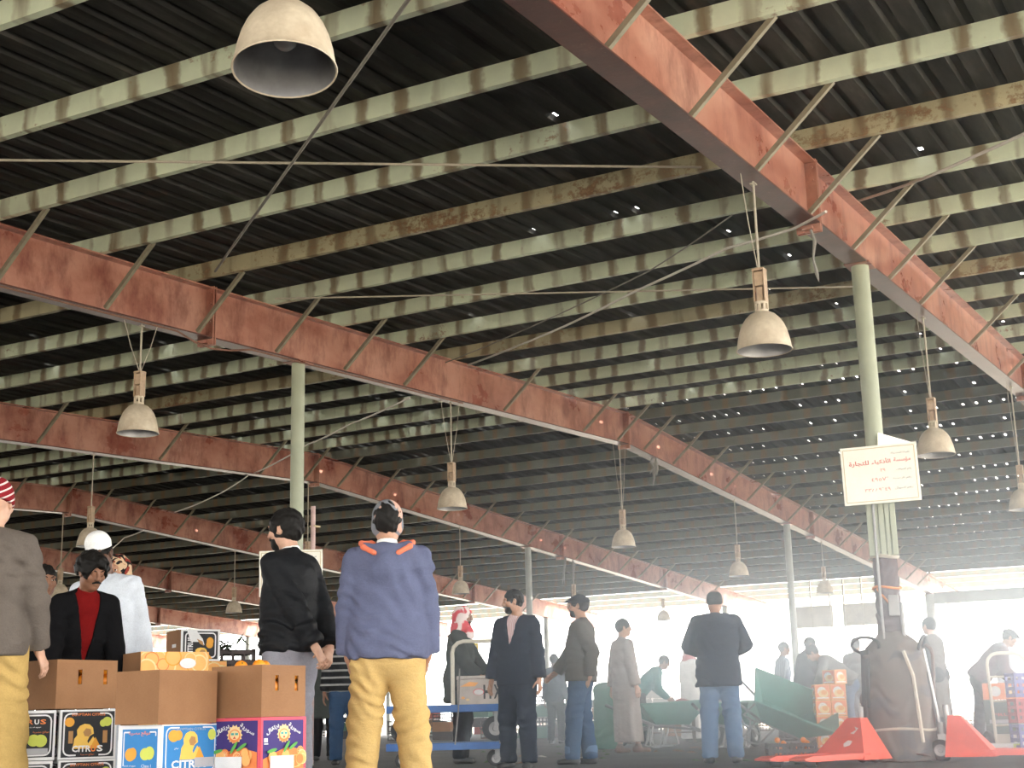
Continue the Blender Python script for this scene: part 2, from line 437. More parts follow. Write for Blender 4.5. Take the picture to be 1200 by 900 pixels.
def lamp(k, Y, zr, label, dx=0.0, wires=2):
    X = FX(k)+dx; ztop = ZB(Y)
    o = MB()
    outer = [(.052,.315),(.075,.312),(.105,.296),(.140,.262),(.170,.215),(.194,.155),(.210,.09),(.219,.03),(.222,.008),(.228,.002),(.226,-.004),(.219,.0),(.214,.03),(.205,.09),(.189,.153),(.165,.212),(.135,.257),(.10,.289),(.05,.305)]
    mi = MB(); o.lathe(outer[:12], 40)
    root = o.build('hanging_lamp', ENAMEL, None, True, (X, Y, zr))
    tag(root, label, 'lamp')
    i = MB(); i.lathe(outer[11:], 40); i.build('reflector', REFL, root, True)
    b = MB(); b.lathe([(.001,.105),(.03,.110),(.048,.128),(.055,.155),(.045,.195),(.028,.245),(.022,.30)], 20); b.build('bulb', GLASS, root, True)
    n = MB(); n.lathe([(.055,.312),(.055,.335),(.05,.34)], 20)
    for q in range(8):
        a = 2*PI*q/8; n.box((.05*math.cos(a), .05*math.sin(a), .36), (.022,.012,.06), rot=Matrix.Rotation(a+PI/2, 3, 'Z'))
    n.lathe([(.048,.385),(.056,.385),(.056,.40),(.05,.41)], 20); n.build('vented_neck', ENAMEL, root)
    h = MB()
    for q in (-1, 1): h.box((q*.045, 0, .54), (.008,.085,.27), bev=.002)
    h.box((0,0,.60), (.075,.075,.12), bev=.006); h.box((0,0,.47), (.05,.06,.12), bev=.006); h.box((0,0,.68), (.10,.095,.022), bev=.004)
    h.build('ballast_housing', RUSTBOX, root)
    r_ = MB(); L = ztop-zr-.69
    r_.tube((0,0,.69), (0,0,.69+L-.004), .011, n=8); r_.box((0,0,.69+L-.03), (.05,.05,.012)); r_.build('suspension_rod', WIRE, root)
    wv = [((-.02,-.25), 1), ((.02,.22), -1)][:wires]
    for (dxx, dy), _ in wv:
        w_ = MB(); zt = ZB(Y+dy)-zr
        w_.path([(dxx*.5, 0, .69), (dxx, dy*.55, .69+(zt-.69)*.5), (dxx, dy, zt)], .0045, 5); w_.build('supply_cord', WIRE, root)
    return root
H0 = .48
for k, Y, z, lab, wv in [
    (0, 4.47, 2.75, 'big dusty cream bell lamp nearest the camera at the top left', 2), (0, 10.74, 2.87, 'cream bell lamp on a long rod left of the green column with the white sign', 1),
    (0, 16.89, 2.93, 'bell lamp just right of the white sign on the green column', 1), (0, 22.9, 2.98, 'bell lamp cut off by the right edge of the picture', 1),
    (1, 11.23, 3.12, 'cream bell lamp with rusty housing hanging left of the green column behind the black jacket', 2), (1, 17.79, 3.06, 'cream bell lamp hanging to the right of the man in the blue hoodie', 2),
    (1, 23.89, 3.06, 'weathered bell lamp under the ridge, above the man in the mushroom grey robe', 2), (1, 30.03, 2.98, 'pale bell lamp above and right of the man in the navy blazer', 0), (1, 36.53, 3.02, 'small faint bell lamp left of the tarpaulin bundle', 0),
    (2, 17.74, 3.07, 'bell lamp behind the white kufi cap', 0), (2, 23.9, 3.05, 'bell lamp hidden behind the black jacket shoulder', 0), (2, 30.12, 3.05, 'dim bell lamp right of the blue hoodie shoulder', 0), (2, 36.4, 3.03, 'bell lamp behind the charcoal flat cap', 0), (2, 42.89, 3.01, 'tiny far bell lamp right of the man in the mushroom grey robe', 0),
    (3, 30.25, 3.0, 'dim bell lamp left of the black jacket', 0), (3, 24.0, 3.02, 'bell lamp above the tipped citrus carton', 0), (3, 17.7, 3.04, 'far bell lamp behind the man in the taupe jacket', 0)]:
    o = lamp(k, Y, z+H0, lab, 0, wv)
    if (k, Y) == (0, 4.47): o.rotation_euler = (R(-6.5), 0, R(38))        # hangs a little askew

# ------------------------------------------------------------------ cables strung between the frames
def cable(pts, r, mat, label, sag=0.0, name='overhead_cable'):
    """pts are points in the shed; a catenary-like sag between them"""
    out = []
    for a, b in zip(pts[:-1], pts[1:]):
        a = Vector(a); b = Vector(b)
        for i in range(12):
            t = i/12; p = a.lerp(b, t); p.z -= sag*4*t*(1-t)*(b-a).length; out.append(p)
    out.append(Vector(pts[-1])); m_ = MB(); m_.path(out, r, 6); return tag(m_.build(name, mat, None, True), label, 'cable')
RF = lambda x, y, o=.35: on_roof(x, y, o)
cable([RF(-60,187), RF(822,196,.2)], .011, WIRE, 'straight pale wire stretched level across the upper left')
cable([RF(322,350,.3), RF(1001,336,-.05)], .009, WIRE, 'thin straight wire from the second red beam to the green column top')
cable([RF(252,318,.3), RF(496,-25,.2)], .013, WIRE_D, 'taut grey cable slanting down past the big near lamp')
cable([on_x(1003,236,FX(0)+.02), RF(1090,206,.1), RF(1290,115,.1)], .014, WIRE_W, 'white cable running up to the right edge', .004)
cable([RF(968,248,-.05), RF(930,268,-.03), RF(852,291,0), RF(745,341,0), RF(660,383,.1), RF(548,428,.25)], .014, WIRE_W, 'white cable drooping between the two nearest red beams', .004)
cable([RF(858,252,.1), RF(760,318,.1), RF(522,425,.3)], .008, WIRE_D, 'thin dark wire beside the drooping white cable', .006)
cable([RF(480,466,-.02), RF(410,497,-.05), RF(360,521,0), RF(294,556,.05)], .014, WIRE_W, 'white cable drooping behind the green column, second bay', .008)
cable([RF(290,558,-.02), RF(250,582,-.05), RF(205,600,.1)], .014, WIRE_W, 'white cable drooping below the third red beam at left', .008)
cable([RF(168,622,-.02), RF(146,630,-.05), RF(118,652,.1)], .016, WIRE_W, 'white cable drooping above the white kufi cap', .008)
# conduit clipped along the second beam, dropping round its splice
Xb = FX(1)+.085; pts = [(Xb, y, ZB(y)-.014) for y in np.linspace(6, 11.7, 8)]+[(Xb, 12.0, ZB(12)-.09), (Xb, 12.3, ZB(12.3)-.12), (Xb, 12.6, ZB(12.6)-.09)]+[(Xb, y, ZB(y)-.014) for y in np.linspace(13.0, 18, 8)]
mm = MB(); mm.path(pts, .012, 6); tag(mm.build('cable_conduit', plain('brown_conduit', (.20,.10,.07), .6), None, True), 'brown cable clipped under the second red beam, looping round its joint', 'cable')
mm = MB(); a = Vector((FX(0)+.02, 12.25, ZB(12.25)-.03)); mm.path([a+Vector((.0,.0,.0)), a+Vector((.03,.02,-.14)), a+Vector((.0,.03,-.3)), a+Vector((.02,.05,-.45)), a+Vector((.03,.05,-.52))], [.012,.02,.012,.02,.006], 6)
tag(mm.build('torn_strap', WIRE_D, None, True), 'torn strip hanging from the joint of the nearest red beam', 'strap')
for k, Y, n_, lab in ((2, 36.0, .9, 'tattered rags hanging from the joint of the third red beam'), (1, 25.5, .5, 'rag strip hanging below the second red beam near the ridge')):
    mm = MB(); rr = random.Random(k)
    for q in range(4):
        x0 = FX(k)+rr.uniform(-.12,.12); y0 = Y+rr.uniform(-.25,.25); z0 = ZB(y0)+.0; L = n_*rr.uniform(.6,1.1)
        pr = [Vector((x0+rr.uniform(-.04,.04), y0+rr.uniform(-.04,.04), z0-L*t)) for t in (0,.3,.6,1)]
        mm.path(pr, [.02,.035,.03,.008], 5)
    tag(mm.build('hanging_rags', WIRE_D, None, True), lab, 'rags')
# ------------------------------------------------------------------ people: signed-distance bodies meshed by surface nets
def snet(Fv, org, h):
    ins = Fv < 0
    nx, ny, nz = Fv.shape
    def cs(A, i, j, k): return A[i:nx-1+i, j:ny-1+j, k:nz-1+k]
    cnt = np.zeros((nx-1, ny-1, nz-1), np.int8)
    for i in (0,1):
        for j in (0,1):
            for k in (0,1): cnt += cs(ins, i, j, k)
    act = (cnt > 0) & (cnt < 8)
    ii, jj, kk = np.nonzero(act)
    if len(ii) == 0: return np.zeros((0,3)), np.zeros((0,4), int)
    acc = np.zeros((len(ii), 3)); num = np.zeros(len(ii))
    C8 = [(i,j,k) for i in (0,1) for j in (0,1) for k in (0,1)]
    for a in C8:
        for ax in range(3):
            if a[ax] == 1: continue
            b = list(a); b[ax] = 1
            fa = Fv[ii+a[0], jj+a[1], kk+a[2]]; fb = Fv[ii+b[0], jj+b[1], kk+b[2]]
            cr = (fa < 0) != (fb < 0)
            t = np.where(cr, fa/np.where(fa == fb, 1, fa-fb), 0)
            p = np.array(a, float)[None, :].repeat(len(ii), 0); p[:, ax] += t
            acc += p*cr[:, None]; num += cr
    V = (acc/num[:, None] + np.stack([ii, jj, kk], 1))*h + org
    idx = -np.ones(act.shape, np.int64); idx[ii, jj, kk] = np.arange(len(ii))
    Q = []
    for ax in range(3):
        sl = [slice(1, -1)]*3; sl[ax] = slice(0, None)
        a0 = [slice(1, nx-1), slice(1, ny-1), slice(1, nz-1)]; a1 = list(a0)
        a0[ax] = slice(0, (nx, ny, nz)[ax]-1); a1[ax] = slice(1, (nx, ny, nz)[ax])
        s0 = ins[tuple(a0)]; s1 = ins[tuple(a1)]
        cr = s0 != s1
        I = list(np.nonzero(cr))
        for q in range(3):
            if q != ax: I[q] = I[q]+1
        u, v = [(1,2),(2,0),(0,1)][ax]
        def at(du, dv):
            J = [I[0].copy(), I[1].copy(), I[2].copy()]; J[u] = J[u]+du; J[v] = J[v]+dv
            return idx[J[0], J[1], J[2]]
        q4 = np.stack([at(-1,-1), at(0,-1), at(0,0), at(-1,0)], 1)
        fl = ~s0[cr]
        q4[fl] = q4[fl][:, ::-1]
        Q.append(q4)
    Q = np.concatenate(Q); Q = Q[(Q >= 0).all(1)]
    return V, Q

A3 = lambda v: np.array(v, float)
def nrm(v): v = A3(v); return v/max(1e-9, np.linalg.norm(v))
class Sdf:
    def __init__(s): s.p = []; s.post = []
    def cone(s, a, b, r1, r2=None, k=.02, mode='u'):
        s.p.append(('c', A3(a), A3(b), r1, r1 if r2 is None else r2, k, mode)); return s
    def capped(s, a, b, r1, r2, off=.004, k=.02):            # tapered limb with a flat end at b
        s.p.append(('k', A3(a), A3(b), r1, r2, off, k, 'u')); return s
    def slab(s, a, b, side, r1, r2, k=.02, mode='u'):      # elliptical section, r = (along side, across)
        s.p.append(('e', A3(a), A3(b), nrm(side), r1, r2, k, mode)); return s
    def ell(s, c, r, rot=None, k=.02, mode='u'):
        s.p.append(('o', A3(c), A3(r), np.eye(3) if rot is None else np.array(rot), k, mode)); return s
    def xform(s, M, t):                                     # rotate/translate all shapes so far
        M = np.array(M); t = A3(t); q = []
        for p in s.p:
            if p[0] in 'ck': q.append((p[0], M@p[1]+t, M@p[2]+t)+p[3:])
            elif p[0] == 'e': q.append(('e', M@p[1]+t, M@p[2]+t, M@p[3])+p[4:])
            else: q.append(('o', M@p[1]+t, p[2], M@p[3])+p[4:])
        s.p = q; return s
    def here(s, fn): s.p.append(('x', fn)); return s         # cut applied to what has been built so far
    def join(s, o): s.p += o.p; return s
    def cut(s, fn): s.post.append(fn); return s             # fn(P, F) -> F
    def bb(s, p):
        if p[0] in 'ck': r = max(p[3], p[4]); pts = (p[1], p[2])
        elif p[0] == 'e': r = max(p[4]+p[5]); pts = (p[1], p[2])
        else: r = max(p[2]); pts = (p[1],)
        return np.min([x-r for x in pts], 0), np.max([x+r for x in pts], 0)
    def field(s, h, pad=.03):
        B = [s.bb(p) for p in s.p if p[0] != 'x' and p[-1] == 'u']
        lo = np.min([b[0] for b in B], 0)-pad; hi = np.max([b[1] for b in B], 0)+pad
        n = np.ceil((hi-lo)/h).astype(int)+2
        Fv = np.full(n, .5, np.float32)
        ax = [lo[i]+h*np.arange(n[i]) for i in range(3)]
        for p in s.p:
            if p[0] == 'x':
                PG = np.stack(np.meshgrid(*ax, indexing='ij'), -1); Fv = p[1](PG, Fv); continue
            k = p[-2]; b0, b1 = s.bb(p); mg = k+2.5*h
            i0 = np.maximum(0, np.floor((b0-mg-lo)/h).astype(int)); i1 = np.minimum(n, np.ceil((b1+mg-lo)/h).astype(int)+1)
            if (i1 <= i0).any(): continue
            P = np.stack(np.meshgrid(*[ax[q][i0[q]:i1[q]] for q in range(3)], indexing='ij'), -1)
            if p[0] in 'ck':
                a, b = p[1], p[2]; ba = b-a; L = max(1e-9, ba@ba)
                t = np.clip(((P-a)@ba)/L, 0, 1)
                d = np.linalg.norm(P-a-t[..., None]*ba, axis=-1)-(p[3]+(p[4]-p[3])*t)
                if p[0] == 'k': d = np.maximum(d, (P-b)@(ba/math.sqrt(L))-p[5])
            elif p[0] == 'e':
                a, b, sd = p[1], p[2], p[3]; ba = b-a; L = max(1e-9, ba@ba); ln = math.sqrt(L); dn = ba/ln
                sd = sd-dn*(sd@dn); sd = sd/np.linalg.norm(sd); ff = np.cross(dn, sd)
                q = P-a; tt = (q@ba)/L; t = np.clip(tt, 0, 1); q = q-t[..., None]*ba
                rx = p[4][0]+(p[5][0]-p[4][0])*t; ry = p[4][1]+(p[5][1]-p[4][1])*t; rm = np.minimum(rx, ry)
                d = (np.sqrt(((q@sd)/rx)**2+((q@ff)/ry)**2+((q@dn)/rm)**2)-1)*rm
            else:
                q = (P-p[1])@p[3]                            # columns of rot are the axes
                k0 = np.linalg.norm(q/p[2], axis=-1); k1 = np.linalg.norm(q/(p[2]**2), axis=-1)
                d = k0*(k0-1)/np.maximum(k1, 1e-9)
                d = np.where(k0 < 1e-6, -min(p[2]), d)
            sl = tuple(slice(i0[q], i1[q]) for q in range(3)); f = Fv[sl]
            if p[-1] == 'u':
                hh = np.maximum(k-np.abs(f-d), 0)/k; Fv[sl] = np.minimum(f, d)-hh*hh*k*.25
            else:
                d = -d; hh = np.maximum(k-np.abs(f-d), 0)/k; Fv[sl] = np.maximum(f, d)+hh*hh*k*.25
        if s.post:
            P = np.stack(np.meshgrid(*ax, indexing='ij'), -1)
            for fn in s.post: Fv = fn(P, Fv)
        return Fv, lo
    def mesh(s, h):
        Fv, lo = s.field(h); return snet(Fv, lo, h)
def vq_mesh(name, parts, smooth=2):
    V = []; Q = []; n = 0
    for v, q in parts:
        V.append(v); Q.append(q+n); n += len(v)
    V = np.concatenate(V); Q = np.concatenate(Q)
    for _ in range(smooth):                                  # light Laplacian pass
        acc = np.zeros_like(V); c = np.zeros(len(V))
        for e in range(4):
            a, b = Q[:, e], Q[:, (e+1) % 4]
            np.add.at(acc, a, V[b]); np.add.at(c, a, 1); np.add.at(acc, b, V[a]); np.add.at(c, b, 1)
        V = V*.55+.45*acc/np.maximum(c, 1)[:, None]
    me = bpy.data.meshes.new(name)
    me.vertices.add(len(V)); me.vertices.foreach_set('co', V.astype(np.float32).ravel())
    me.loops.add(len(Q)*4); me.loops.foreach_set('vertex_index', Q.astype(np.int32).ravel())
    me.polygons.add(len(Q)); me.polygons.foreach_set('loop_start', np.arange(0, len(Q)*4, 4, dtype=np.int32))
    try: me.polygons.foreach_set('loop_total', np.full(len(Q), 4, np.int32))
    except Exception: pass
    me.polygons.foreach_set('use_smooth', np.ones(len(Q), bool))
    me.update(calc_edges=True); me.validate(); return me

def rotm(ax, a):
    c, s = math.cos(a), math.sin(a)
    return {'x': np.array([[1,0,0],[0,c,-s],[0,s,c]]), 'y': np.array([[c,0,s],[0,1,0],[-s,0,c]]), 'z': np.array([[c,-s,0],[s,c,0],[0,0,1]])}[ax]
def ik(a, c, l1, l2, hint):
    a = A3(a); c = A3(c); d = c-a; L = min(np.linalg.norm(d), (l1+l2)*.999); dn = nrm(d); c = a+dn*L
    x = (l1*l1-l2*l2+L*L)/(2*L); hgt = math.sqrt(max(0, l1*l1-x*x))
    hv = A3(hint); hv = nrm(hv-dn*(hv@dn)); return a+dn*x+hv*hgt, c
def folds(amp, seed=0, freq=1.0, zlo=-9, zhi=9):
    r_ = np.random.RandomState(int(seed) % 9973); ph = r_.rand(8)*6.28
    def fn(P, Fv):
        near = np.abs(Fv) < .06
        X = P[near]; x, y, z = X[:, 0], X[:, 1], X[:, 2]
        w = 1.3*np.sin(9*x+ph[0]+4*z)+1.1*np.sin(11*y+ph[1]-5*z)+.8*np.sin(17*x-13*y+ph[2])
        f1 = np.sin(freq*72*z+2.6*w+ph[3]); f2 = np.sin(freq*(44*z+46*x+20*y)+2.0*w+ph[4])
        msk = .5+.5*np.sin(7*x+5*y+9*z+ph[5]+w*.6); msk2 = .5+.5*np.sin(-8*x+6*y+6*z+ph[6])
        d = amp*(f1*msk**2+.9*f2*msk2**2)
        d = d*((z > zlo) & (z < zhi))
        Fv = Fv.copy(); Fv[near] += d; return Fv
    return fn
def below(n, o):            # keep the half space where (P-o).n < 0
    n = nrm(n); o = A3(o)
    return lambda P, Fv: np.maximum(Fv, (P-o)@n)

SKIN = {}
def skin(name, c):
    if name not in SKIN:
        g = NG('skin_'+name); f = g.noise(22, 4); f2 = g.noise(5, 3)
        a = g.ramp(f, [(.3, cmul(c, .86)), (.7, cmul(c, 1.1))])
        a = g.mix(g.ramp(f2, [(.45, (0,0,0)), (.7, (.3,.3,.3))]), a, (min(1,c[0]*1.1), c[1]*.8, c[2]*.75))
        g.col(a); g.bump(g.noise(160, 3), .12, .003); g.b.inputs['Subsurface Weight'].default_value = .0
        SKIN[name] = g.set(.5, 0, .4)
    return SKIN[name]
skin('tan', (.42, .235, .15)); skin('brown', (.25, .125, .075)); skin('dark', (.11, .055, .035)); skin('fair', (.55, .33, .23))
HAIR = fabric('black_hair', (.012, .011, .010), rough=.55); EYE_W = plain('eye_white', (.62, .58, .52), .25, 0, .03, 5, 0); EYE_D = plain('eye_iris', (.02, .012, .008), .15, 0, 0, 5, 0)
SHOE_D = plain('black_shoe_leather', (.02, .019, .018), .45); SHOE_SOLE = plain('white_rubber_sole', (.5, .5, .48), .7)

def hand_sdf(curl=.5, spread=.12, thumb=.6, side=1):
    """local frame: +x towards the thumb (times side), +y along the fingers, +z back of the hand"""
    s = Sdf(); sg = side
    s.slab((0,0,0), (0,.085,0), (1,0,0), (.030,.017), (.041,.013), k=.012)
    s.cone((0,-.03,0), (0,.01,0), .024, .024, k=.015)
    for fx, ln, rr in ((.030,.070,.0088), (.010,.079,.0092), (-.011,.073,.0088), (-.030,.056,.0078)):
        p = A3((fx*sg, .083-.12*abs(fx), 0)); a = curl*.55; az = fx*spread*10*sg*.35
        for q, fr in enumerate((.46, .31, .25)):
            d = A3((math.sin(az)*math.cos(a), math.cos(az)*math.cos(a), -math.sin(a)))
            e = p+d*ln*fr; s.cone(p, e, rr*(1-.1*q), rr*(.93-.1*q), k=.006); p = e; a += curl*.85
    p = A3((.024*sg, .018, -.004)); d = nrm((.75*sg, .62, -.25-thumb*.5)); e = p+d*.042; s.cone(p, e, .014, .011, k=.012)
    d = nrm((.30*sg, .85, -.35-thumb*.5)); f = e+d*.030; s.cone(e, f, .0105, .009, k=.006); d = nrm((.1*sg, .9, -.4-thumb*.4)); s.cone(f, f+d*.024, .0092, .0078, k=.006)
    return s
def head_sdf(nose=1.0, jaw=1.0, closed=False):
    s = Sdf()
    s.ell((0,-.012,.022), (.076,.096,.097), k=.01)
    s.ell((0,.026,-.052), (.056*jaw,.060,.062), k=.03)
    s.ell((0,.058,-.092), (.026,.024,.020), k=.02)
    for q in (-1, 1):
        s.ell((q*.043,.052,-.022), (.026,.030,.026), k=.02)
        s.ell((q*.050,.000,-.060), (.018,.034,.036), k=.02)
        s.ell((q*.028,.080,.028), (.026,.012,.009), k=.012)
        s.ell((q*.031,.094,.006), (.017,.016,.010), k=.012, mode='s')
        s.ell((q*.031,.0775,.0125), (.0165,.0125,.0065), rot=rotm('x', .25), k=.004); s.ell((q*.031,.0760,-.003), (.015,.011,.006), k=.004)
        s.ell((q*.081,-.006,-.004), (.009,.019,.031), rot=rotm('y', q*.18), k=.006)
        s.ell((q*.086,-.002,.0), (.006,.010,.018), k=.006, mode='s')
        if closed: s.ell((q*.031,.076,.006), (.016,.0125,.0125), k=.003)
        s.ell((q*.011,.096,-.030), (.0095,.011,.0085), k=.007)
    s.cone((0,.086,.020), (0,.103*1.0+.006*(nose-1),-.020), .0075, .0115*nose, k=.012)
    s.ell((0,.106,-.026), (.011,.011,.0095), k=.008)
    s.ell((0,.086,-.0565), (.024,.010,.0058), k=.005); s.ell((0,.085,-.0685), (.021,.010,.0065), k=.005)
    s.ell((0,.097,-.0622), (.026,.008,.0014), k=.003, mode='s')
    return s

def person(label, px, d, heading, h=1.75, skin_c='tan', pose=None, top=None, bottom=None, hair='short', head=None, beard=None, res=None, group=None, pos=None, shoes=SHOE_D, extra=None, thin=1.0):
    """heading: 0 faces away from the camera, 90 faces right in the picture, 180 faces the camera"""
    pose = dict(pose or {}); top = dict(top or {}); bottom = dict(bottom or {}); hd = dict(head or {})
    base = pos if pos is not None else ground(px, d)
    root = empty('person', base, view_yaw(base)-R(heading))
    tag(root, label, 'person', group)
    sc = h/1.75
    hb = res or (.0092 if d < 10 else .015 if d < 18 else .019); hf = .0042 if d < 10 else .006 if d < 18 else .0085
    inf = top.get('bulk', .016); lean = R(pose.get('lean', 0)); tw = R(pose.get('twist', 0)); sl = R(pose.get('side', 0))
    pz = .95+pose.get('dz', 0)
    pel = A3((pose.get('px', 0), pose.get('py', 0), pz))
    RT = rotm('z', tw)@rotm('y', sl)@rotm('x', -lean)
    tp = lambda x, y, z: pel+RT@A3((x, y, z-.95))
    w = thin
    # --- joints
    hipL, hipR = pel+A3((-.09,0,-.03)), pel+A3((.09,0,-.03))
    shL, shR = tp(-.168*w, -.01, 1.405), tp(.168*w, -.01, 1.405)
    feet = pose.get('feet', ((-.11,-.02), (.11,.02)))
    turn = pose.get('toe', (12, 12))
    legs = []
    for q, hip, (fx, fy) in ((-1, hipL, feet[0]), (1, hipR, feet[1])):
        fz = pose.get('footz', (0,0))[0 if q < 0 else 1]
        kn, an = ik(hip, (fx, fy, .085+fz), .423, .4165, (q*.12, 1, 0)); legs.append((hip, kn, an, q))
    arms = []
    hands = pose.get('hands', ((-.26,.03,.80), (.26,.03,.80)))
    hints = pose.get('elbow', ((-.5,-1,-.2), (.5,-1,-.2)))
    for q, sh, ha, hi in ((-1, shL, hands[0], hints[0]), (1, shR, hands[1], hints[1])):
        el, wr = ik(sh, ha, .295, .255, hi); arms.append((sh, el, wr, q))
    neck = tp(0, -.015, 1.475)
    RH = RT@rotm('x', lean*pose.get('headup', .5))@rotm('z', R(pose.get('yaw', 0)))@rotm('x', -R(pose.get('pitch', 0)))@rotm('y', R(pose.get('roll', 0)))
    hc = neck+RT@A3((0,.022,0))+RH@A3((0,.015,.158))

    def torso(s, t, k=.05):
        bel = top.get('belly', 0)
        s.slab(tp(0,0,.90), tp(0,0,1.03), RT[:, 0], (.158*w+t,.115+t), (.148*w+t,.108+t+bel*.5), k=k)
        s.slab(tp(0,bel*.6,1.03), tp(0,.0,1.20), RT[:, 0], (.146*w+t,.108+t+bel), (.158*w+t,.116+t+bel*.3), k=k)
        s.slab(tp(0,0,1.20), tp(0,-.012,1.36), RT[:, 0], (.158*w+t,.118+t), (.165*w+t,.108+t), k=k)
        s.cone(tp(-.130*w,-.012,1.388), tp(.130*w,-.012,1.388), .060+t*.7, k=k)
        for q in (-1, 1): s.cone(tp(q*.03,-.02,1.462), tp(q*.155*w,-.012,1.402), .036+t*.5, .046+t*.5, k=k*.6)
        return s
    def armset(s, t, upto=1.0, r=(.050,.043,.041,.030), k=.011):
        for sh, el, wr, q in arms:
            s.cone(sh, el, r[0]+t, r[1]+t, k=k); s.capped(el, el+(wr-el)*upto, r[2]+t, r[3]+t, k=k)
        return s
    def legset(s, t, fl=0.0, k=.04):
        for hip, kn, an, q in legs:
            s.cone(hip+A3((0,-.005,.0)), kn, .088+t, .056+t+fl*.3, k=k); s.cone(kn, an, .054+t+fl*.5, .038+t+fl, k=k)
            s.cone(kn+(an-kn)*.15+A3((0,-.014,0)), kn+(an-kn)*.45+A3((0,-.012,0)), .046+t, .044+t, k=.03)
        return s
    # --- body
    b = torso(Sdf(), -.006); armset(b, -.004); legset(b, -.004)
    b.cone(neck+RT@A3((0,0,-.03)), hc+RH@A3((0,-.018,-.075)), .056, .051, k=.03)
    for hip, kn, an, q in legs:
        t_ = R(turn[0 if q < 0 else 1])*q; fd = A3((math.sin(t_), math.cos(t_), 0))
        b.cone(an+A3((0,0,-.045))-fd*.03, an+A3((0,0,-.055))+fd*.13, .034, .026, k=.03)
    parts = [b.mesh(hb)]
    H = head_sdf(hd.get('nose', 1), hd.get('jaw', 1), hd.get('closed', False)); H.cone((0,-.018,-.06), (0,-.04,-.17), .052, .056, k=.03)
    H.xform(RH, hc); parts.append(H.mesh(hf))
    hp = pose.get('hand', ({}, {})); hres = .0042 if d < 10 else .006
    for (sh, el, wr, q), hk in zip(arms, hp):
        dr = nrm(A3(hk['dir'])) if 'dir' in hk else nrm(wr-el)
        pn = A3(hk.get('back', (q*1.0, -.1, .1))); pn = nrm(pn-dr*(pn@dr)); xx = np.cross(dr, pn)
        sg = -q*1.0
        # thumb should lie to the front of the hand for a hanging arm; choose the side explicitly
        sd = hk.get('thumb')
        if sd is not None: sg = 1.0 if A3(sd)@xx > 0 else -1.0
        else: sg = 1.0 if A3((0,1,0))@xx > 0 else -1.0
        hs = hand_sdf(hk.get('curl', .45), hk.get('spread', .12), hk.get('tc', .5), sg)
        hs.xform(np.stack([xx, dr, pn], 1), wr+dr*.012); parts.append(hs.mesh(hres))
    bo = link('body', vq_mesh('body', parts, 1), SKIN[skin_c], root); bo.scale = (sc,)*3
    def child(name, parts, mat, sm=2, lab=None, parent=root):
        if not isinstance(parts, list): parts = [parts]
        o = link(name, vq_mesh(name, parts, sm), mat, parent); o.scale = (sc,)*3
        if lab: o['label'] = lab
        return o
    # --- eyes
    if not hd.get('back') and d < 18:
        for q in (-1, 1):
            if hd.get('closed'): continue
            e = MB()
            c_ = hc+RH@A3((q*.031,.0735,.0055))
            for i_, (rr, m_i, off) in enumerate(((.0125, 0, 0), (.0065, 1, .0085))):
                pr = [(rr*math.sin(PI*t/8), -rr*math.cos(PI*t/8)) for t in range(9)]
                e.lathe(pr, 12, c_+RH@A3((0,off,0)), mi=m_i)
            o = e.build('eye', [EYE_W, EYE_D], root, smooth=True); o.scale = (sc,)*3
    if not hd.get('back') and hair != 'none':
        for q in (-1, 1):
            s = Sdf(); s.cone((q*.014,.088,.0245), (q*.031,.0885,.030), .0042, .0046, k=.004); s.cone((q*.031,.0885,.030), (q*.048,.076,.0255), .0044, .003, k=.004)
            if d < 12: child('eyebrow', [s.xform(RH, hc).mesh(.003)], HAIR, 1)
    # --- shoes
    for hip, kn, an, q in legs:
        t_ = R(turn[0 if q < 0 else 1])*q; fd = A3((math.sin(t_), math.cos(t_), 0)); sdv = A3((fd[1], -fd[0], 0))
        s = Sdf(); s.slab(an+A3((0,0,-.045))-fd*.045, an+A3((0,0,-.055))+fd*.14, sdv, (.040,.042), (.044,.030), k=.03)
        s.cone(an+A3((0,0,-.04)), an+A3((0,0,.01)), .047, .044, k=.03)
        zf = an[2]-.085
        s.cut(below((0,0,-1), (0,0,zf+.003)))
        child('shoe', s.mesh(hb*.8), bottom.get('shoe', shoes), 1)
    # --- trousers / thobe skirt
    kind = bottom.get('kind', 'trousers')
    if kind == 'trousers' or bottom.get('under'):
        t = bottom.get('bulk', .014); s = legset(Sdf(), t, bottom.get('flare', .018)); pt = t
        s.slab(tp(0,0,.86)*.5+.5*(pel+A3((0,0,-.09))), tp(0,0,1.03), (1,0,0), (.152*w+pt,.112+pt), (.146*w+pt,.106+pt), k=.05)
        for hip, kn, an, q in legs: s.ell(hip+A3((-q*.01,-.055,-.0)), (.078+pt*.5,.075,.085), k=.05)
        s.cut(folds(bottom.get('fold', .0045), int(px)+3, 1.0))
        lo_ = min(l[2][2] for l in legs)
        s.cut(lambda P, Fv: np.maximum(Fv, (lo_-bottom.get('low', .03))-P[..., 2]))
        child('trousers', s.mesh(hb), bottom.get('under') or bottom.get('mat'), 2)
    if kind == 'robe':
        t = bottom.get('bulk', .02); s = Sdf(); torso(s, t); fz = bottom.get('hem', .10)
        mid = (legs[0][2]+legs[1][2])/2
        s.slab(pel+A3((0,0,.05)), pel*.5+A3((mid[0]*.5, mid[1]*.5, .30)), (1,0,0), (.158*w+t,.125+t), (.165*w+t,.14+t), k=.05)
        s.slab(pel*.5+A3((mid[0]*.5, mid[1]*.5, .30)), A3((mid[0], mid[1], fz-.05)), (1,0,0), (.165*w+t,.14+t), (.19*w+t,.165+t), k=.05)
        if not bottom.get('vest'): armset(s, t+.004, .97, r=(.048,.046,.046,.043))
        s.cone(neck+RT@A3((0,0,-.03)), neck+RT@A3((0,.004,.03)), .064, .060, k=.025)
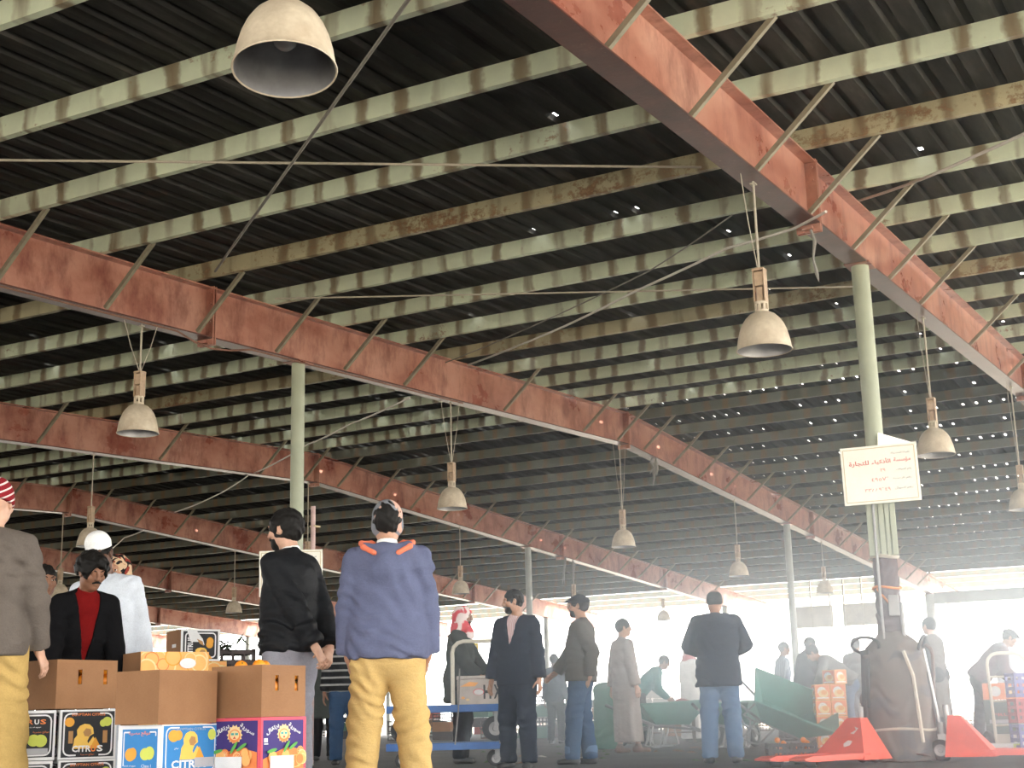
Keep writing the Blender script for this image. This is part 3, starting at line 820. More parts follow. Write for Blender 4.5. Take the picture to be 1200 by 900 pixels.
        r_ = np.random.RandomState(int(px) % 9973); p5 = r_.rand(3)*6
        def drape(P, Fv):
            x, y, z = P[..., 0], P[..., 1], P[..., 2]; a = np.arctan2(y-pel[1], x-pel[0])
            return Fv+.010*np.clip((.95-z)/.6, 0, 1)*(np.sin(7*a+p5[0]+2*np.sin(3*z))+.6*np.sin(12*a+p5[1]))
        s.cut(drape); s.cut(folds(.004, int(px)))
        s.cut(lambda P, Fv: np.maximum(Fv, fz-P[..., 2]))
        s.cut(below(RT@A3((0,.25,1)), neck+RT@A3((0,0,.035))))
        child(bottom.get('name', 'robe'), s.mesh(hb), bottom.get('mat'), 2)
    # --- top
    if top.get('mat') is not None:
        t = inf; s = torso(Sdf(), t); hem = top.get('hem', .86); up = top.get('cuff', .97)
        rs = top.get('sleeve', (.047,.044,.043,.037))
        if hem < .95:
            tb = max(t, bottom.get('bulk', .014)+.014)
            for hip, kn, an, q in legs: s.ell(hip+A3((-q*.01,-.052,.01)), (.082+tb,.078+tb,.11+tb), k=.05)
        if hem < .9:
            s.slab(tp(0,0,hem-.03), tp(0,0,.95), RT[:, 0], (.170*w+t+top.get('flare', 0),.125+t+top.get('flare', 0)), (.158*w+t,.115+t), k=.05)
        if top.get('band'):                                   # ribbed waistband: blouson pulled in at the hem
            s.slab(tp(0,0,hem+.07), tp(0,0,hem+.20), RT[:, 0], (.168*w+t,.128+t), (.175*w+t,.128+t), k=.05)
        hv = RT@A3((0,0,-1)); s.here(below(hv, tp(0,0,hem)))
        if not top.get('vest'): armset(s, t*.9, up, r=rs)
        col_h = top.get('collar', .03)
        if col_h: s.cone(neck+RT@A3((0,0,-.04)), neck+RT@A3((0,.006,col_h)), .072, top.get('collar_r', .062), k=.03)
        if top.get('hood'):
            for q in (-1, 1):                                  # the hood lies open over the shoulders
                s.slab(tp(q*.085,.035,1.475), tp(q*.125,-.075,1.445), (0,0,1), (.050,.026), (.060,.030), k=.03)
                s.slab(tp(q*.125,-.075,1.445), tp(q*.03,-.155,1.36), RT[:, 1], (.030,.060), (.040,.075), k=.04)
            s.ell(tp(0,-.115,1.45), (.085,.035,.05), rot=RT, k=.03)
            s.ell(tp(0,-.150,1.335), (.075,.042,.075), rot=RT, k=.05)
        s.cut(folds(top.get('fold', .005), int(px), top.get('ffreq', 1.0)))
        s.cut(below(RT@A3((0,.22,1)), neck+RT@A3((0,0,col_h))))
        s.cut(lambda P, Fv: np.maximum(Fv, .058-np.sqrt(((P-neck)@RT[:, 0])**2+((P-neck-RT@A3((0,.012,0)))@RT[:, 1])**2)-.0+(np.where(((P-neck)@RT[:, 2]) > .0, 0, -1))))
        if top.get('open'):
            ow, oz = top['open']                              # V opening: half width at the neck, height where it closes
            def vee(P, Fv):
                q = (P-pel)@RT; x, y, z = q[..., 0], q[..., 1], q[..., 2]+.95
                wd = ow*np.clip((z-oz)/(1.50-oz), 0, 1.3)
                return np.where((y > .0) & (z > oz-.05), np.maximum(Fv, -np.maximum(np.abs(x)-wd, -.05)), Fv)
            s.cut(vee)
        jk = child(top.get('name', 'jacket'), s.mesh(hb), top['mat'], 2, top.get('lab'))
        if top.get('shirt') is not None:
            s = torso(Sdf(), t*.45); s.cone(neck+RT@A3((0,0,-.04)), neck+RT@A3((0,.006,.035)), .066, .061, k=.02)
            s.cut(lambda P, Fv: np.maximum(Fv, 1.0-((P-pel)@RT[:, 2]+.95))); s.cut(below(RT@A3((0,.25,1)), neck+RT@A3((0,0,.045))))
            s.cut(folds(.002, 5))
            child(top.get('shirt_name', 'shirt'), s.mesh(hb*.8), top['shirt'], 1)
    # --- hair, headwear
    def hs_(): return Sdf()
    hm_ = hd.get('hair_mat', HAIR)
    if hair in ('short', 'thick', 'curly', 'nape'):
        t = {'short': .007, 'thick': .017, 'curly': .030, 'nape': .012}[hair]
        s = hs_(); s.ell((0,-.016,.024), (.077+t,.097+t,.098+t), k=.01)
        if hair == 'curly':
            r_ = np.random.RandomState(3)
            for _ in range(90):
                a = r_.rand()*6.28; z = r_.rand()*1.0-.02; q = math.sqrt(max(0, 1-z*z)); s.ell((.092*q*math.cos(a), -.016+.112*q*math.sin(a), .03+.108*z), (.017,.017,.017), k=.012)
            s.ell((0,.07,.085), (.065,.045,.03), k=.02)
        s.ell((0,.128,-.030), (.080,.078,.092 if hair != 'curly' else .093), k=.01, mode='s')
        s.ell((0,.06,-.12), (.12,.10,.09), k=.01, mode='s')
        for q in (-1,1): s.ell((q*.088,.004,-.018), (.022,.030,.034), k=.006, mode='s')
        s.cut(lambda P, Fv: Fv)
        cutz = {'short': -.062, 'thick': -.085, 'curly': -.012, 'nape': -.095}[hair]
        s.cone((0,-.05,-.09), (0,-.045,-.3), .2, .2, k=.01, mode='s') if False else None
        s.ell((0,-.03,cutz-.10), (.14,.16,.10), k=.012, mode='s')
        fr = 95 if hair == 'curly' else 150
        def rough(P, Fv, amp=.0022 if hair != 'curly' else .004):
            return Fv+amp*(np.sin(fr*P[..., 0]+3*np.sin(40*P[..., 2]))*np.sin(fr*.9*P[..., 1]+2)+np.sin(fr*.8*P[..., 2]+4*np.sin(30*P[..., 0])))
        s.xform(RH, hc); s.cut(rough); child('hair', s.mesh(hf), hm_, 1)
    elif hair == 'balding':
        s = hs_(); s.ell((0,-.016,.020), (.083,.103,.100), k=.01); s.ell((0,-.02,.128), (.070,.10,.072), k=.02, mode='s'); s.ell((0,.12,-.01), (.095,.088,.15), k=.01, mode='s'); s.ell((0,-.03,-.165), (.14,.16,.10), k=.012, mode='s')
        s.xform(RH, hc); child('hair', s.mesh(hf), hm_, 1)
    hat = hd.get('hat')
    if hat == 'beanie':
        s = hs_(); s.ell((0,-.014,.030), (.090,.110,.110), k=.01); s.ell((0,-.016,.0), (.088,.108,.06), k=.02)
        s.cut(lambda P, Fv: np.maximum(Fv, -(((P-hc)@RH)@nrm((0,.28,1))-(-.012)))); s.xform(RH, hc)
        child('beanie', s.mesh(hf), hd['hat_mat'], 1)
    elif hat == 'kufi':
        s = hs_(); s.slab((0,-.012,.035), (0,-.014,.085), (1,0,0), (.086,.104), (.083,.100), k=.01); s.ell((0,-.014,.085), (.082,.099,.045), k=.015)
        s.cut(lambda P, Fv: np.maximum(Fv, .040-((P-hc)@RH)[..., 2]-.12*((P-hc)@RH)[..., 1])); s.xform(RH, hc)
        child('kufi_cap', s.mesh(hf), hd['hat_mat'], 1)
    elif hat == 'flat':
        s = hs_(); s.ell((0,-.012,.055), (.092,.115,.062), k=.01); s.ell((0,.10,.055), (.070,.055,.010), rot=rotm('x', -.25), k=.03); s.ell((0,-.02,.03), (.088,.105,.05), k=.02)
        s.cut(lambda P, Fv: np.maximum(Fv, .028-((P-hc)@RH)[..., 2]-.10*((P-hc)@RH)[..., 1])); s.xform(RH, hc)
        child('flat_cap', s.mesh(hf), hd['hat_mat'], 1)
    elif hat == 'ghutra':
        s = hs_(); s.ell((0,-.015,.028), (.092,.112,.108), k=.01); s.slab((0,-.03,.02), (0,-.045,-.15), (1,0,0), (.092,.095), (.125,.105), k=.04)
        s.slab((0,.0,-.13), (0,.045,-.19), (1,0,0), (.115,.10), (.10,.09), k=.04); s.ell((.05,.075,-.17), (.06,.03,.06), k=.03)
        s.ell((0,.165,-.015), (.068,.135,.092), k=.012, mode='s'); s.xform(RH, hc); s.cut(folds(.004, 9))
        child('headscarf', s.mesh(hf*1.3), hd['hat_mat'], 1)
    elif hat == 'wrap':                                       # knitted ear-flap hat with dark hair showing at the back
        s = hs_(); s.ell((0,-.010,.030), (.092,.108,.110), k=.01); s.ell((0,-.01,-.03), (.094,.05,.07), k=.03)
        s.ell((0,-.128,-.055), (.062,.075,.135), k=.012, mode='s'); s.ell((0,.13,-.02), (.07,.10,.085), k=.012, mode='s')
        s.cut(lambda P, Fv: np.maximum(Fv, -.095-((P-hc)@RH)[..., 2])); s.xform(RH, hc)
        child('ear_flap_hat', s.mesh(hf), hd['hat_mat'], 1)
    if beard in ('beard', 'full'):
        s = hs_(); s.ell((0,.026,-.054), (.0605,.0655,.067), k=.01); s.ell((0,.058,-.094), (.031,.030,.026), k=.02)
        s.ell((0,.098,-.064), (.026,.022,.0095), k=.006, mode='s'); s.ell((0,.07,.012), (.09,.075,.055), k=.012, mode='s'); s.ell((0,-.085,-.06), (.12,.075,.12), k=.01, mode='s')
        s.xform(RH, hc); child('beard', s.mesh(hf*.9), hm_, 1)
    if beard in ('moustache', 'full', 'beard'):
        s = hs_()
        for q in (-1,1): s.slab((q*.003,.0985,-.0445), (q*.030,.086,-.056), (0,0,1), (.0085,.007), (.0055,.005), k=.005)
        s.xform(RH, hc); child('moustache', s.mesh(.0035 if d < 10 else hf*.8), hm_, 1)
    root['_'] = 0; del root['_']
    info = dict(root=root, hc=hc, RH=RH, RT=RT, tp=tp, neck=neck, arms=arms, legs=legs, pel=pel, sc=sc, child=child, hb=hb, hf=hf)
    return info
# ------------------------------------------------------------------ the people
def stripes(name, c1, c2, axis, period, duty, rough=.9, jitter=.0):
    g = NG(name); x = g.xyz(); v = g.math('ADD', g.math('MULTIPLY', x[0], axis[0]), g.math('ADD', g.math('MULTIPLY', x[1], axis[1]), g.math('MULTIPLY', x[2], axis[2])))
    n = g.noise(3, 2); v = g.math('ADD', v, g.math('MULTIPLY', n, jitter))
    f = g.math('FRACT', g.math('DIVIDE', v, period)); m_ = g.math('LESS_THAN', f, duty)
    g.col(g.mix(m_, c1, c2)); g.bump(g.noise(200, 2), .3, .004); return g.set(rough, 0, .2)
def patches(name, c1, c2, scale, lo=.48, hi=.52, c3=None):
    g = NG(name); n = g.noise(scale, 2, .5, dist=1.0); c = g.mix(g.ramp(n, [(lo, (0,0,0)), (hi, (1,1,1))]), c1, c2)
    if c3: c = g.mix(g.ramp(g.noise(scale*1.6, 2, .5, dist=.6), [(.57, (0,0,0)), (.6, (1,1,1))]), c, c3)
    g.col(c); g.bump(g.noise(200, 2), .3, .004); return g.set(.9, 0, .2)
C_TAUPE = fabric('taupe_wool', (.125,.105,.090)); C_KHAKI = fabric('mustard_cotton', (.46,.31,.11)); C_KHAKI2 = fabric('sand_cotton', (.55,.375,.145))
C_BLACK = fabric('black_wool', (.006,.006,.007)); C_BLACKJ = fabric('black_nylon', (.010,.011,.013), rough=.6); C_REDSH = fabric('dark_red_knit', (.16,.006,.006))
C_WHITE = fabric('white_cotton', (.62,.66,.72)); C_WHITE2 = fabric('bright_white_cotton', (.82,.82,.80)); C_GREYP = fabric('grey_trouser_cloth', (.27,.27,.31))
C_HOOD = fabric('faded_blue_fleece', (.112,.125,.205)); C_JEANS = fabric('blue_denim', (.055,.10,.20)); C_JEANSL = fabric('light_blue_denim', (.10,.17,.29)); C_JEANSD = fabric('dark_blue_denim', (.03,.065,.13))
C_NAVY = fabric('navy_jersey', (.012,.018,.032)); C_NAVYB = fabric('navy_wool', (.014,.022,.042)); C_BROWNG = fabric('brown_grey_wool', (.10,.092,.082)); C_OLIVE = fabric('olive_grey_cloth', (.045,.052,.047))
C_GREYR = fabric('mushroom_grey_cotton', (.27,.235,.215)); C_TEAL = fabric('teal_cotton', (.02,.17,.16)); C_MAROON = fabric('maroon_knit', (.10,.05,.065)); C_GREYK = fabric('mid_grey_knit', (.20,.20,.20)); C_COAT = fabric('stone_grey_coating', (.16,.15,.14))
C_CORAL = plain('coral_hood_lining', (.75,.19,.10), .9, 0, .08, 20, .2); C_CAPD = fabric('charcoal_cap_cloth', (.022,.026,.034)); C_PINKSH = stripes('pink_striped_shirt', (.55,.32,.32), (.7,.6,.6), (1,0,0), .02, .5)
C_BEANIE = stripes('red_white_striped_knit', (.22,.012,.018), (.70,.62,.58), (-.25,-.38,1), .036, .26)
C_GHUTRA = patches('red_white_headcloth', (.60,.07,.085), (.72,.62,.60), 7.0, .46, .52); C_GHRED = patches('red_headcloth', (.45,.04,.04), (.6,.35,.33), 9.0, .52, .6)
C_SHEMAGH = patches('black_cream_red_scarf', (.012,.010,.010), (.55,.38,.24), 11.0, .47, .50, (.22,.03,.02))
C_HATG = patches('grey_pink_knit', (.20,.21,.235), (.60,.36,.28), 5.0, .53, .56)
C_STRIPE = stripes('black_grey_striped_knit', (.010,.010,.012), (.26,.26,.25), (0,0,1), .085, .28); C_BLUESTR = stripes('blue_striped_shirt', (.16,.22,.32), (.35,.42,.5), (1,.4,0), .05, .5)

P1 = person('man at the left edge in a red and white striped beanie and taupe jacket', -29, 7.2, 14, h=1.80, skin_c='fair', pos=None,
    top=dict(mat=C_TAUPE, hem=.84, bulk=.026, collar=.02, fold=.006), bottom=dict(mat=C_KHAKI, bulk=.028, fold=.008), hair='none',
    head=dict(hat='beanie', hat_mat=C_BEANIE, back=True), pose=dict(hands=((-.26,.05,.86), (.235,.10,.885)), feet=((-.15,-.02),(.15,.02)), elbow=((-.5,-1,-.2),(.6,-1,-.1)),
    hand=({}, dict(dir=(.35,.35,-1), back=(.55,-.35,.55), thumb=(-1,.5,0), curl=.5)), yaw=-8))
P2 = person('man with thick curly black hair and moustache in a black jacket over a red shirt', 84, 8.3, 164, h=1.545, skin_c='brown', hair='curly', beard='moustache',
    top=dict(mat=C_BLACK, bulk=.028, open=(.085,1.0), shirt=C_REDSH, hem=.78, fold=.004), bottom=dict(mat=C_BLACK), head=dict(closed=True, nose=1.25),
    pose=dict(lean=20, pitch=10, yaw=12, py=-.06, headup=.6, hands=((-.24,.16,.80),(.25,.16,.80))))
P3 = person('man in a white kufi cap and white shirt behind the curly haired man', 122, 9.25, 192, h=1.76, skin_c='dark', hair='short', beard='beard', thin=1.04,
    top=dict(mat=C_WHITE, bulk=.026, hem=.70, collar=.035, name='shirt', fold=.004), bottom=dict(mat=C_WHITE), head=dict(hat='kufi', hat_mat=C_WHITE2), pose=dict(yaw=-10, pitch=10, side=6, roll=4))
person('person in a black, cream and red headscarf, half hidden behind the white cap', 127, 10.1, 205, h=1.73, skin_c='tan', hair='none', head=dict(hat='ghutra', hat_mat=C_SHEMAGH),
    top=dict(mat=C_WHITE, hem=.8), bottom=dict(mat=C_WHITE))
person('person in a white shirt almost hidden between the beanie man and the curly haired man', 34, 9.3, 160, h=1.58, skin_c='brown', hair='short',
    top=dict(mat=C_BLACK, bulk=.012, hem=.85, open=(.13,1.05), shirt=C_WHITE2), bottom=dict(mat=C_BLACK), pose=dict(lean=6))
P4 = person('man in a black jacket and grey trousers looking left, hands clasped behind his back', 339, 8.45, -50, h=1.79, skin_c='fair', hair='thick', beard='beard', thin=.95,
    top=dict(mat=C_BLACKJ, hem=.885, band=True, bulk=.034, collar=.035, fold=.008, shirt=C_WHITE2), bottom=dict(mat=C_GREYP, bulk=.024, fold=.006),
    pose=dict(lean=3, pitch=2, yaw=14, py=.0, hands=((-.05,-.26,.855),(.07,-.265,.845)), elbow=((-1,-.5,0),(1,-.6,0)), feet=((-.13,.0),(.13,.03)),
    hand=(dict(dir=(.45,-.25,-.8), back=(0,-1,.3), curl=.8), dict(dir=(-.5,-.25,-.75), back=(0,-1,.3), curl=.7))))
P5 = person('man in a faded blue hoodie and mustard trousers seen from behind', 455, 8.05, 2, h=1.76, skin_c='tan', hair='nape', thin=1.06, shoes=SHOE_D,
    top=dict(mat=C_HOOD, hood=True, band=True, hem=.835, bulk=.040, collar=.02, fold=.0075, name='hoodie', sleeve=(.050,.050,.050,.036)), bottom=dict(mat=C_KHAKI2, bulk=.034, fold=.008, low=.05),
    head=dict(hat='wrap', hat_mat=C_HATG, back=True), pose=dict(hands=((-.235,.07,.845),(.235,.07,.845)), elbow=((-1,-.35,0),(1,-.35,0)), feet=((-.165,-.02),(.175,.03)), toe=(14,14),
    hand=(dict(dir=(.15,.5,-1), curl=.2), dict(dir=(-.15,.5,-1), curl=.2))))
def hood_trim(I):
    tp, RT = I['tp'], I['RT']; s = Sdf()
    for q in (-1, 1):
        pts = [tp(q*.035,-.02+.10,1.49), tp(q*.095,.03,1.515), tp(q*.150,-.05,1.505), tp(q*.135,-.115,1.475), tp(q*.070,-.165,1.435)]
        for a, b in zip(pts[:-1], pts[1:]): s.cone(a, b, .016, .016, k=.012)
    I['child']('hood_lining', s.mesh(.006), C_CORAL, 2, 'coral lining edge of the hood')
    c = Sdf(); c.cone(I['neck']+RT@A3((0,0,-.02)), I['neck']+RT@A3((0,.004,.042)), .069, .062, k=.01); c.cut(below(RT@A3((0,.2,1)), I['neck']+RT@A3((0,0,.048))))
    I['child']('white_collar', c.mesh(.006), C_WHITE2, 1)
hood_trim(P5)
person('man in a black and grey striped jumper and jeans, behind the blue hoodie', 404, 17.0, 175, h=1.74, skin_c='brown', hair='short', top=dict(mat=C_STRIPE, hem=.86, bulk=.03), bottom=dict(mat=C_JEANSD, bulk=.022))
person('person in a dark brown coat, seen between the black jacket and the striped jumper', 379, 19.0, 20, h=1.62, skin_c='brown', hair='short', top=dict(mat=C_OLIVE, hem=.6, bulk=.03, flare=.03), bottom=dict(mat=C_BLACK))
P7 = person('man in a red and white headcloth and olive grey jacket behind the trolley handle', 540, 16.3, 104, h=1.79, skin_c='brown', hair='none', beard='beard', head=dict(hat='ghutra', hat_mat=C_GHUTRA),
    top=dict(mat=C_OLIVE, hem=.66, bulk=.034, flare=.02, fold=.006), bottom=dict(mat=C_BLACK, bulk=.03), pose=dict(lean=3, pitch=2, hands=((-.12,.30,.98),(.14,.26,.96)), elbow=((-1,-.4,0),(1,-.5,0))))
P8 = person('bearded man in a navy hoodie and black tracksuit trousers turning his head left', 609, 14.1, -152, h=1.775, skin_c='tan', hair='short', beard='beard', thin=1.03,
    top=dict(mat=C_NAVY, hem=.80, bulk=.038, open=(.075,1.18), shirt=C_PINKSH, collar=.03, fold=.006, name='hoodie'), bottom=dict(mat=C_NAVY, bulk=.03, fold=.008, flare=.012),
    pose=dict(yaw=-52, pitch=4, hands=((-.27,.04,.83),(.27,.06,.83)), feet=((-.14,.05),(.14,-.04))))
P9 = person('bearded man in a charcoal flat cap, brown grey jacket and blue jeans', 684, 14.9, -82, h=1.775, skin_c='tan', hair='short', beard='beard', head=dict(hat='flat', hat_mat=C_CAPD),
    top=dict(mat=C_BROWNG, hem=.845, bulk=.034, collar=.04, fold=.006), bottom=dict(mat=C_JEANSD, bulk=.024, fold=.007),
    pose=dict(lean=-2, hands=((-.17,-.12,.90),(.14,.34,.86)), elbow=((-.5,-1,.15),(.5,-1,-.1)), feet=((-.10,.10),(.10,-.06)), hand=(dict(dir=(.2,.55,-1), curl=.6), dict(dir=(-.1,.8,-.5), back=(.6,.2,.7), curl=.45))))
def jeans_cuffs(I):
    for hip, kn, an, q in I['legs']:
        s = Sdf(); a = an+A3((0,0,.02)); b = an+A3((0,0,.11)); s.cone(b, a, .079, .080, k=.01); s.cut(lambda P, Fv: np.maximum(np.maximum(Fv, P[..., 2]-b[2]), a[2]-P[..., 2]))
        I['child']('turned_up_cuff', s.mesh(.010), C_JEANSL, 1, 'lighter turned up jeans cuff')
    g_ = MB(); hc, RH = I['hc'], I['RH']
    for q in (-1, 1):
        ring = [hc+RH@A3((q*.032+.022*math.cos(t), .1005-.012*abs(math.cos(t)), .004+.018*math.sin(t))) for t in np.linspace(0, 2*PI, 17)[:-1]]
        g_.path(ring, .0022, 5, closed=True); g_.path([hc+RH@A3((q*.054,.094,.008)), hc+RH@A3((q*.078,.045,.010)), hc+RH@A3((q*.083,-.005,.008))], .0022, 5)
    g_.path([hc+RH@A3((-.010,.106,.008)), hc+RH@A3((.010,.106,.008))], .0022, 5)
    o = g_.build('glasses', SHOE_D, I['root']); o.scale = (I['sc'],)*3
jeans_cuffs(P9)
person('man in a long mushroom grey robe looking right, behind the man in the flat cap', 735, 19.2, 62, h=1.80, skin_c='tan', hair='short', bottom=dict(kind='robe', mat=C_GREYR, hem=.14, bulk=.026), pose=dict(yaw=-20, feet=((-.1,-.05),(.1,.12)), hands=((-.27,-.05,.80),(.26,.05,.80))),
    shoes=plain('brown_sandal_leather', (.12,.06,.03), .6))
P12 = person('man in a navy blazer and light jeans seen from behind, thinning hair', 848, 14.2, 0, h=1.745, skin_c='tan', hair='balding', thin=1.10, head=dict(back=True),
    top=dict(mat=C_NAVYB, hem=.76, bulk=.036, flare=.022, collar=.02, fold=.006, name='blazer', sleeve=(.052,.050,.047,.040)), bottom=dict(mat=C_JEANSL, bulk=.026, fold=.007),
    pose=dict(pitch=16, hands=((-.12,.32,1.10),(.12,.32,1.10)), elbow=((-1,-.35,-.25),(1,-.35,-.25)), feet=((-.13,0),(.13,.02)), hand=(dict(curl=.6, back=(-.5,.2,-.8)), dict(curl=.6, back=(.5,.2,-.8)))))
person('man in a white robe and red headcloth left of the navy blazer', 812, 26.0, 60, h=1.76, skin_c='brown', hair='none', head=dict(hat='ghutra', hat_mat=C_GHRED), bottom=dict(kind='robe', mat=C_WHITE2, hem=.06, bulk=.035), pose=dict(hands=((-.2,.22,.98),(.15,.25,1.0)), pitch=12))
person('man in a blue striped shirt right of the tilted green wheelbarrow', 921, 24.6, 75, h=1.70, skin_c='brown', hair='short', top=dict(mat=C_BLUESTR, hem=.84, bulk=.024, name='shirt'), bottom=dict(mat=C_NAVY, bulk=.02), pose=dict(lean=6))
person('person in a long dark robe reaching over the orange cartons', 947, 23.0, 80, h=1.70, skin_c='brown', hair='short', bottom=dict(kind='robe', mat=C_NAVYB, hem=.08, bulk=.05), pose=dict(lean=10, pitch=10, hands=((-.15,.42,1.0),(.15,.45,.95))))
P15 = person('man in a grey jumper and jeans bending over the stack of orange cartons', 1000, 22.0, -88, h=1.76, skin_c='tan', hair='short', top=dict(mat=C_GREYK, hem=.86, bulk=.036), bottom=dict(mat=C_JEANSL, bulk=.02),
    pose=dict(lean=52, headup=.3, hands=((-.15,.46,.92),(.15,.46,.90)), elbow=((-1,0,-.4),(1,0,-.4))))
person('pale figure standing beyond the pallet jack handle', 1011, 25.5, 10, h=1.78, skin_c='tan', hair='short', top=dict(mat=C_GREYK, hem=.8, bulk=.03), bottom=dict(mat=C_GREYP))
P17 = person('man in a long stone grey waistcoat over dark sleeves, right of the tarpaulin bundle', 1102, 20.0, -62, h=1.77, skin_c='fair', hair='short',
    top=dict(mat=C_NAVY, hem=.72, bulk=.024), bottom=dict(kind='robe', mat=C_COAT, vest=True, hem=.36, under=C_NAVY, bulk=.040, name='long_waistcoat'), pose=dict(hands=((-.27,-.10,.82),(.26,.05,.84)), yaw=-10))
P18 = person('man in a maroon jumper and dark cap bending to the right', 1157, 20.0, 84, h=1.74, skin_c='tan', hair='short', beard=None, head=dict(hat='flat', hat_mat=C_CAPD),
    top=dict(mat=C_MAROON, hem=.84, bulk=.036), bottom=dict(mat=C_NAVY, bulk=.022), pose=dict(lean=44, headup=.4, hands=((-.16,.48,.86),(.16,.50,.84)), feet=((-.12,-.1),(.12,.12))))
person('person in a pale shirt at the right edge behind the maroon jumper', 1197, 22.5, -20, h=1.70, skin_c='tan', hair='short', head=dict(hair_mat=C_GREYK), top=dict(mat=C_WHITE, hem=.8), bottom=dict(mat=C_GREYP))
person('person in a teal shirt bending over the white boxes', 752, 24.5, 86, h=1.70, skin_c='brown', hair='short', top=dict(mat=C_TEAL, hem=.84, bulk=.026), bottom=dict(mat=C_BLACK), pose=dict(lean=48, hands=((-.15,.5,.82),(.15,.5,.80))))
person('dark silhouette of a person far behind the man in the flat cap', 652, 27.5, 30, h=1.72, skin_c='dark', hair='short', top=dict(mat=C_NAVY, hem=.8, bulk=.02), bottom=dict(mat=C_BLACK))
# ------------------------------------------------------------------ printed cartons
def flat(name, c, rough=.75, var=.05):
    return plain(name, c, rough, 0, var, 15, .03)
g = NG('kraft_board'); f = g.noise(3, 5, .6); f2 = g.noise(60, 2, mapscale=(1, 1, 8)); c = g.ramp(f, [(.3, (.225, .108, .05)), (.7, (.295, .148, .071))])
g.col(g.mix(.12, c, g.ramp(f2, [(.3, (.25,.14,.07)), (.7, (.55,.33,.17))]))); g.bump(f2, .1, .003); KRAFT = g.set(.8, 0, .25)
INK = {k: flat('print_'+k, v) for k, v in dict(black=(.018,.019,.022), white=(.72,.72,.72), orange=(.75,.22,.06), yellow=(.80,.50,.10), amber=(.72,.33,.04), lime=(.55,.60,.10), blue=(.03,.20,.48), purple=(.045,.025,.16), pink=(.70,.09,.13),
    tan=(.42,.22,.08), green=(.10,.35,.07), peach=(.85,.42,.13), pale=(.80,.60,.30), grey=(.40,.40,.42), red=(.55,.05,.04), teal=(.05,.35,.33)).items()}
IK = list(INK); INKS = [INK[k] for k in IK]
def text_mesh(body, size=1.0, bold=0.0):
    cu = bpy.data.curves.new('lettering', 'FONT'); cu.body = body; cu.size = size; cu.align_x = 'CENTER'; cu.align_y = 'CENTER'; cu.offset = bold; cu.resolution_u = 2
    o = bpy.data.objects.new('lettering', cu); COL.objects.link(o); bpy.context.view_layer.update()
    me = bpy.data.meshes.new_from_object(o.evaluated_get(bpy.context.evaluated_depsgraph_get()))
    vs = [tuple(v.co) for v in me.vertices]; fs = [tuple(p.vertices) for p in me.polygons]
    bpy.data.objects.remove(o); bpy.data.curves.remove(cu); bpy.data.meshes.remove(me); return vs, fs
AR = {  # joining forms: isolated, final, initial, medial
 'ا':('\ufe8d','\ufe8e',None,None),'أ':('\ufe83','\ufe84',None,None),'ب':('\ufe8f','\ufe90','\ufe91','\ufe92'),'ة':('\ufe93','\ufe94',None,None),'ت':('\ufe95','\ufe96','\ufe97','\ufe98'),'ج':('\ufe9d','\ufe9e','\ufe9f','\ufea0'),
 'ح':('\ufea1','\ufea2','\ufea3','\ufea4'),'خ':('\ufea5','\ufea6','\ufea7','\ufea8'),'د':('\ufea9','\ufeaa',None,None),'ذ':('\ufeab','\ufeac',None,None),'ر':('\ufead','\ufeae',None,None),'س':('\ufeb1','\ufeb2','\ufeb3','\ufeb4'),
 'ش':('\ufeb5','\ufeb6','\ufeb7','\ufeb8'),'ص':('\ufeb9','\ufeba','\ufebb','\ufebc'),'ع':('\ufec9','\ufeca','\ufecb','\ufecc'),'غ':('\ufecd','\ufece','\ufecf','\ufed0'),'ف':('\ufed1','\ufed2','\ufed3','\ufed4'),'ق':('\ufed5','\ufed6','\ufed7','\ufed8'),
 'ك':('\ufed9','\ufeda','\ufedb','\ufedc'),'ل':('\ufedd','\ufede','\ufedf','\ufee0'),'م':('\ufee1','\ufee2','\ufee3','\ufee4'),'ن':('\ufee5','\ufee6','\ufee7','\ufee8'),'ه':('\ufee9','\ufeea','\ufeeb','\ufeec'),'و':('\ufeed','\ufeee',None,None),
 'ؤ':('\ufe85','\ufe86',None,None),'ي':('\ufef1','\ufef2','\ufef3','\ufef4'),'ء':('\ufe80',None,None,None)}
def arabic(w):
    w = w.replace('لا', '\u0001'); out = []
    T = dict(AR); T['\u0001'] = ('\ufefb', '\ufefc', None, None)
    for i, ch in enumerate(w):
        if ch not in T: out.append(ch); continue
        p = w[i-1] if i else ''; n = w[i+1] if i+1 < len(w) else ''
        jp = p in T and T[p][2] is not None; jn = n in T and T[ch][2] is not None and T[n][1] is not None
        q = T[ch]; out.append((q[3] if jp and jn else q[1] if jp else q[2] if jn else q[0]) or q[0])
    res = ''.join(reversed(out))
    import re as _re
    return _re.sub('[\u0660-\u0669]+', lambda m_: m_.group(0)[::-1], res)
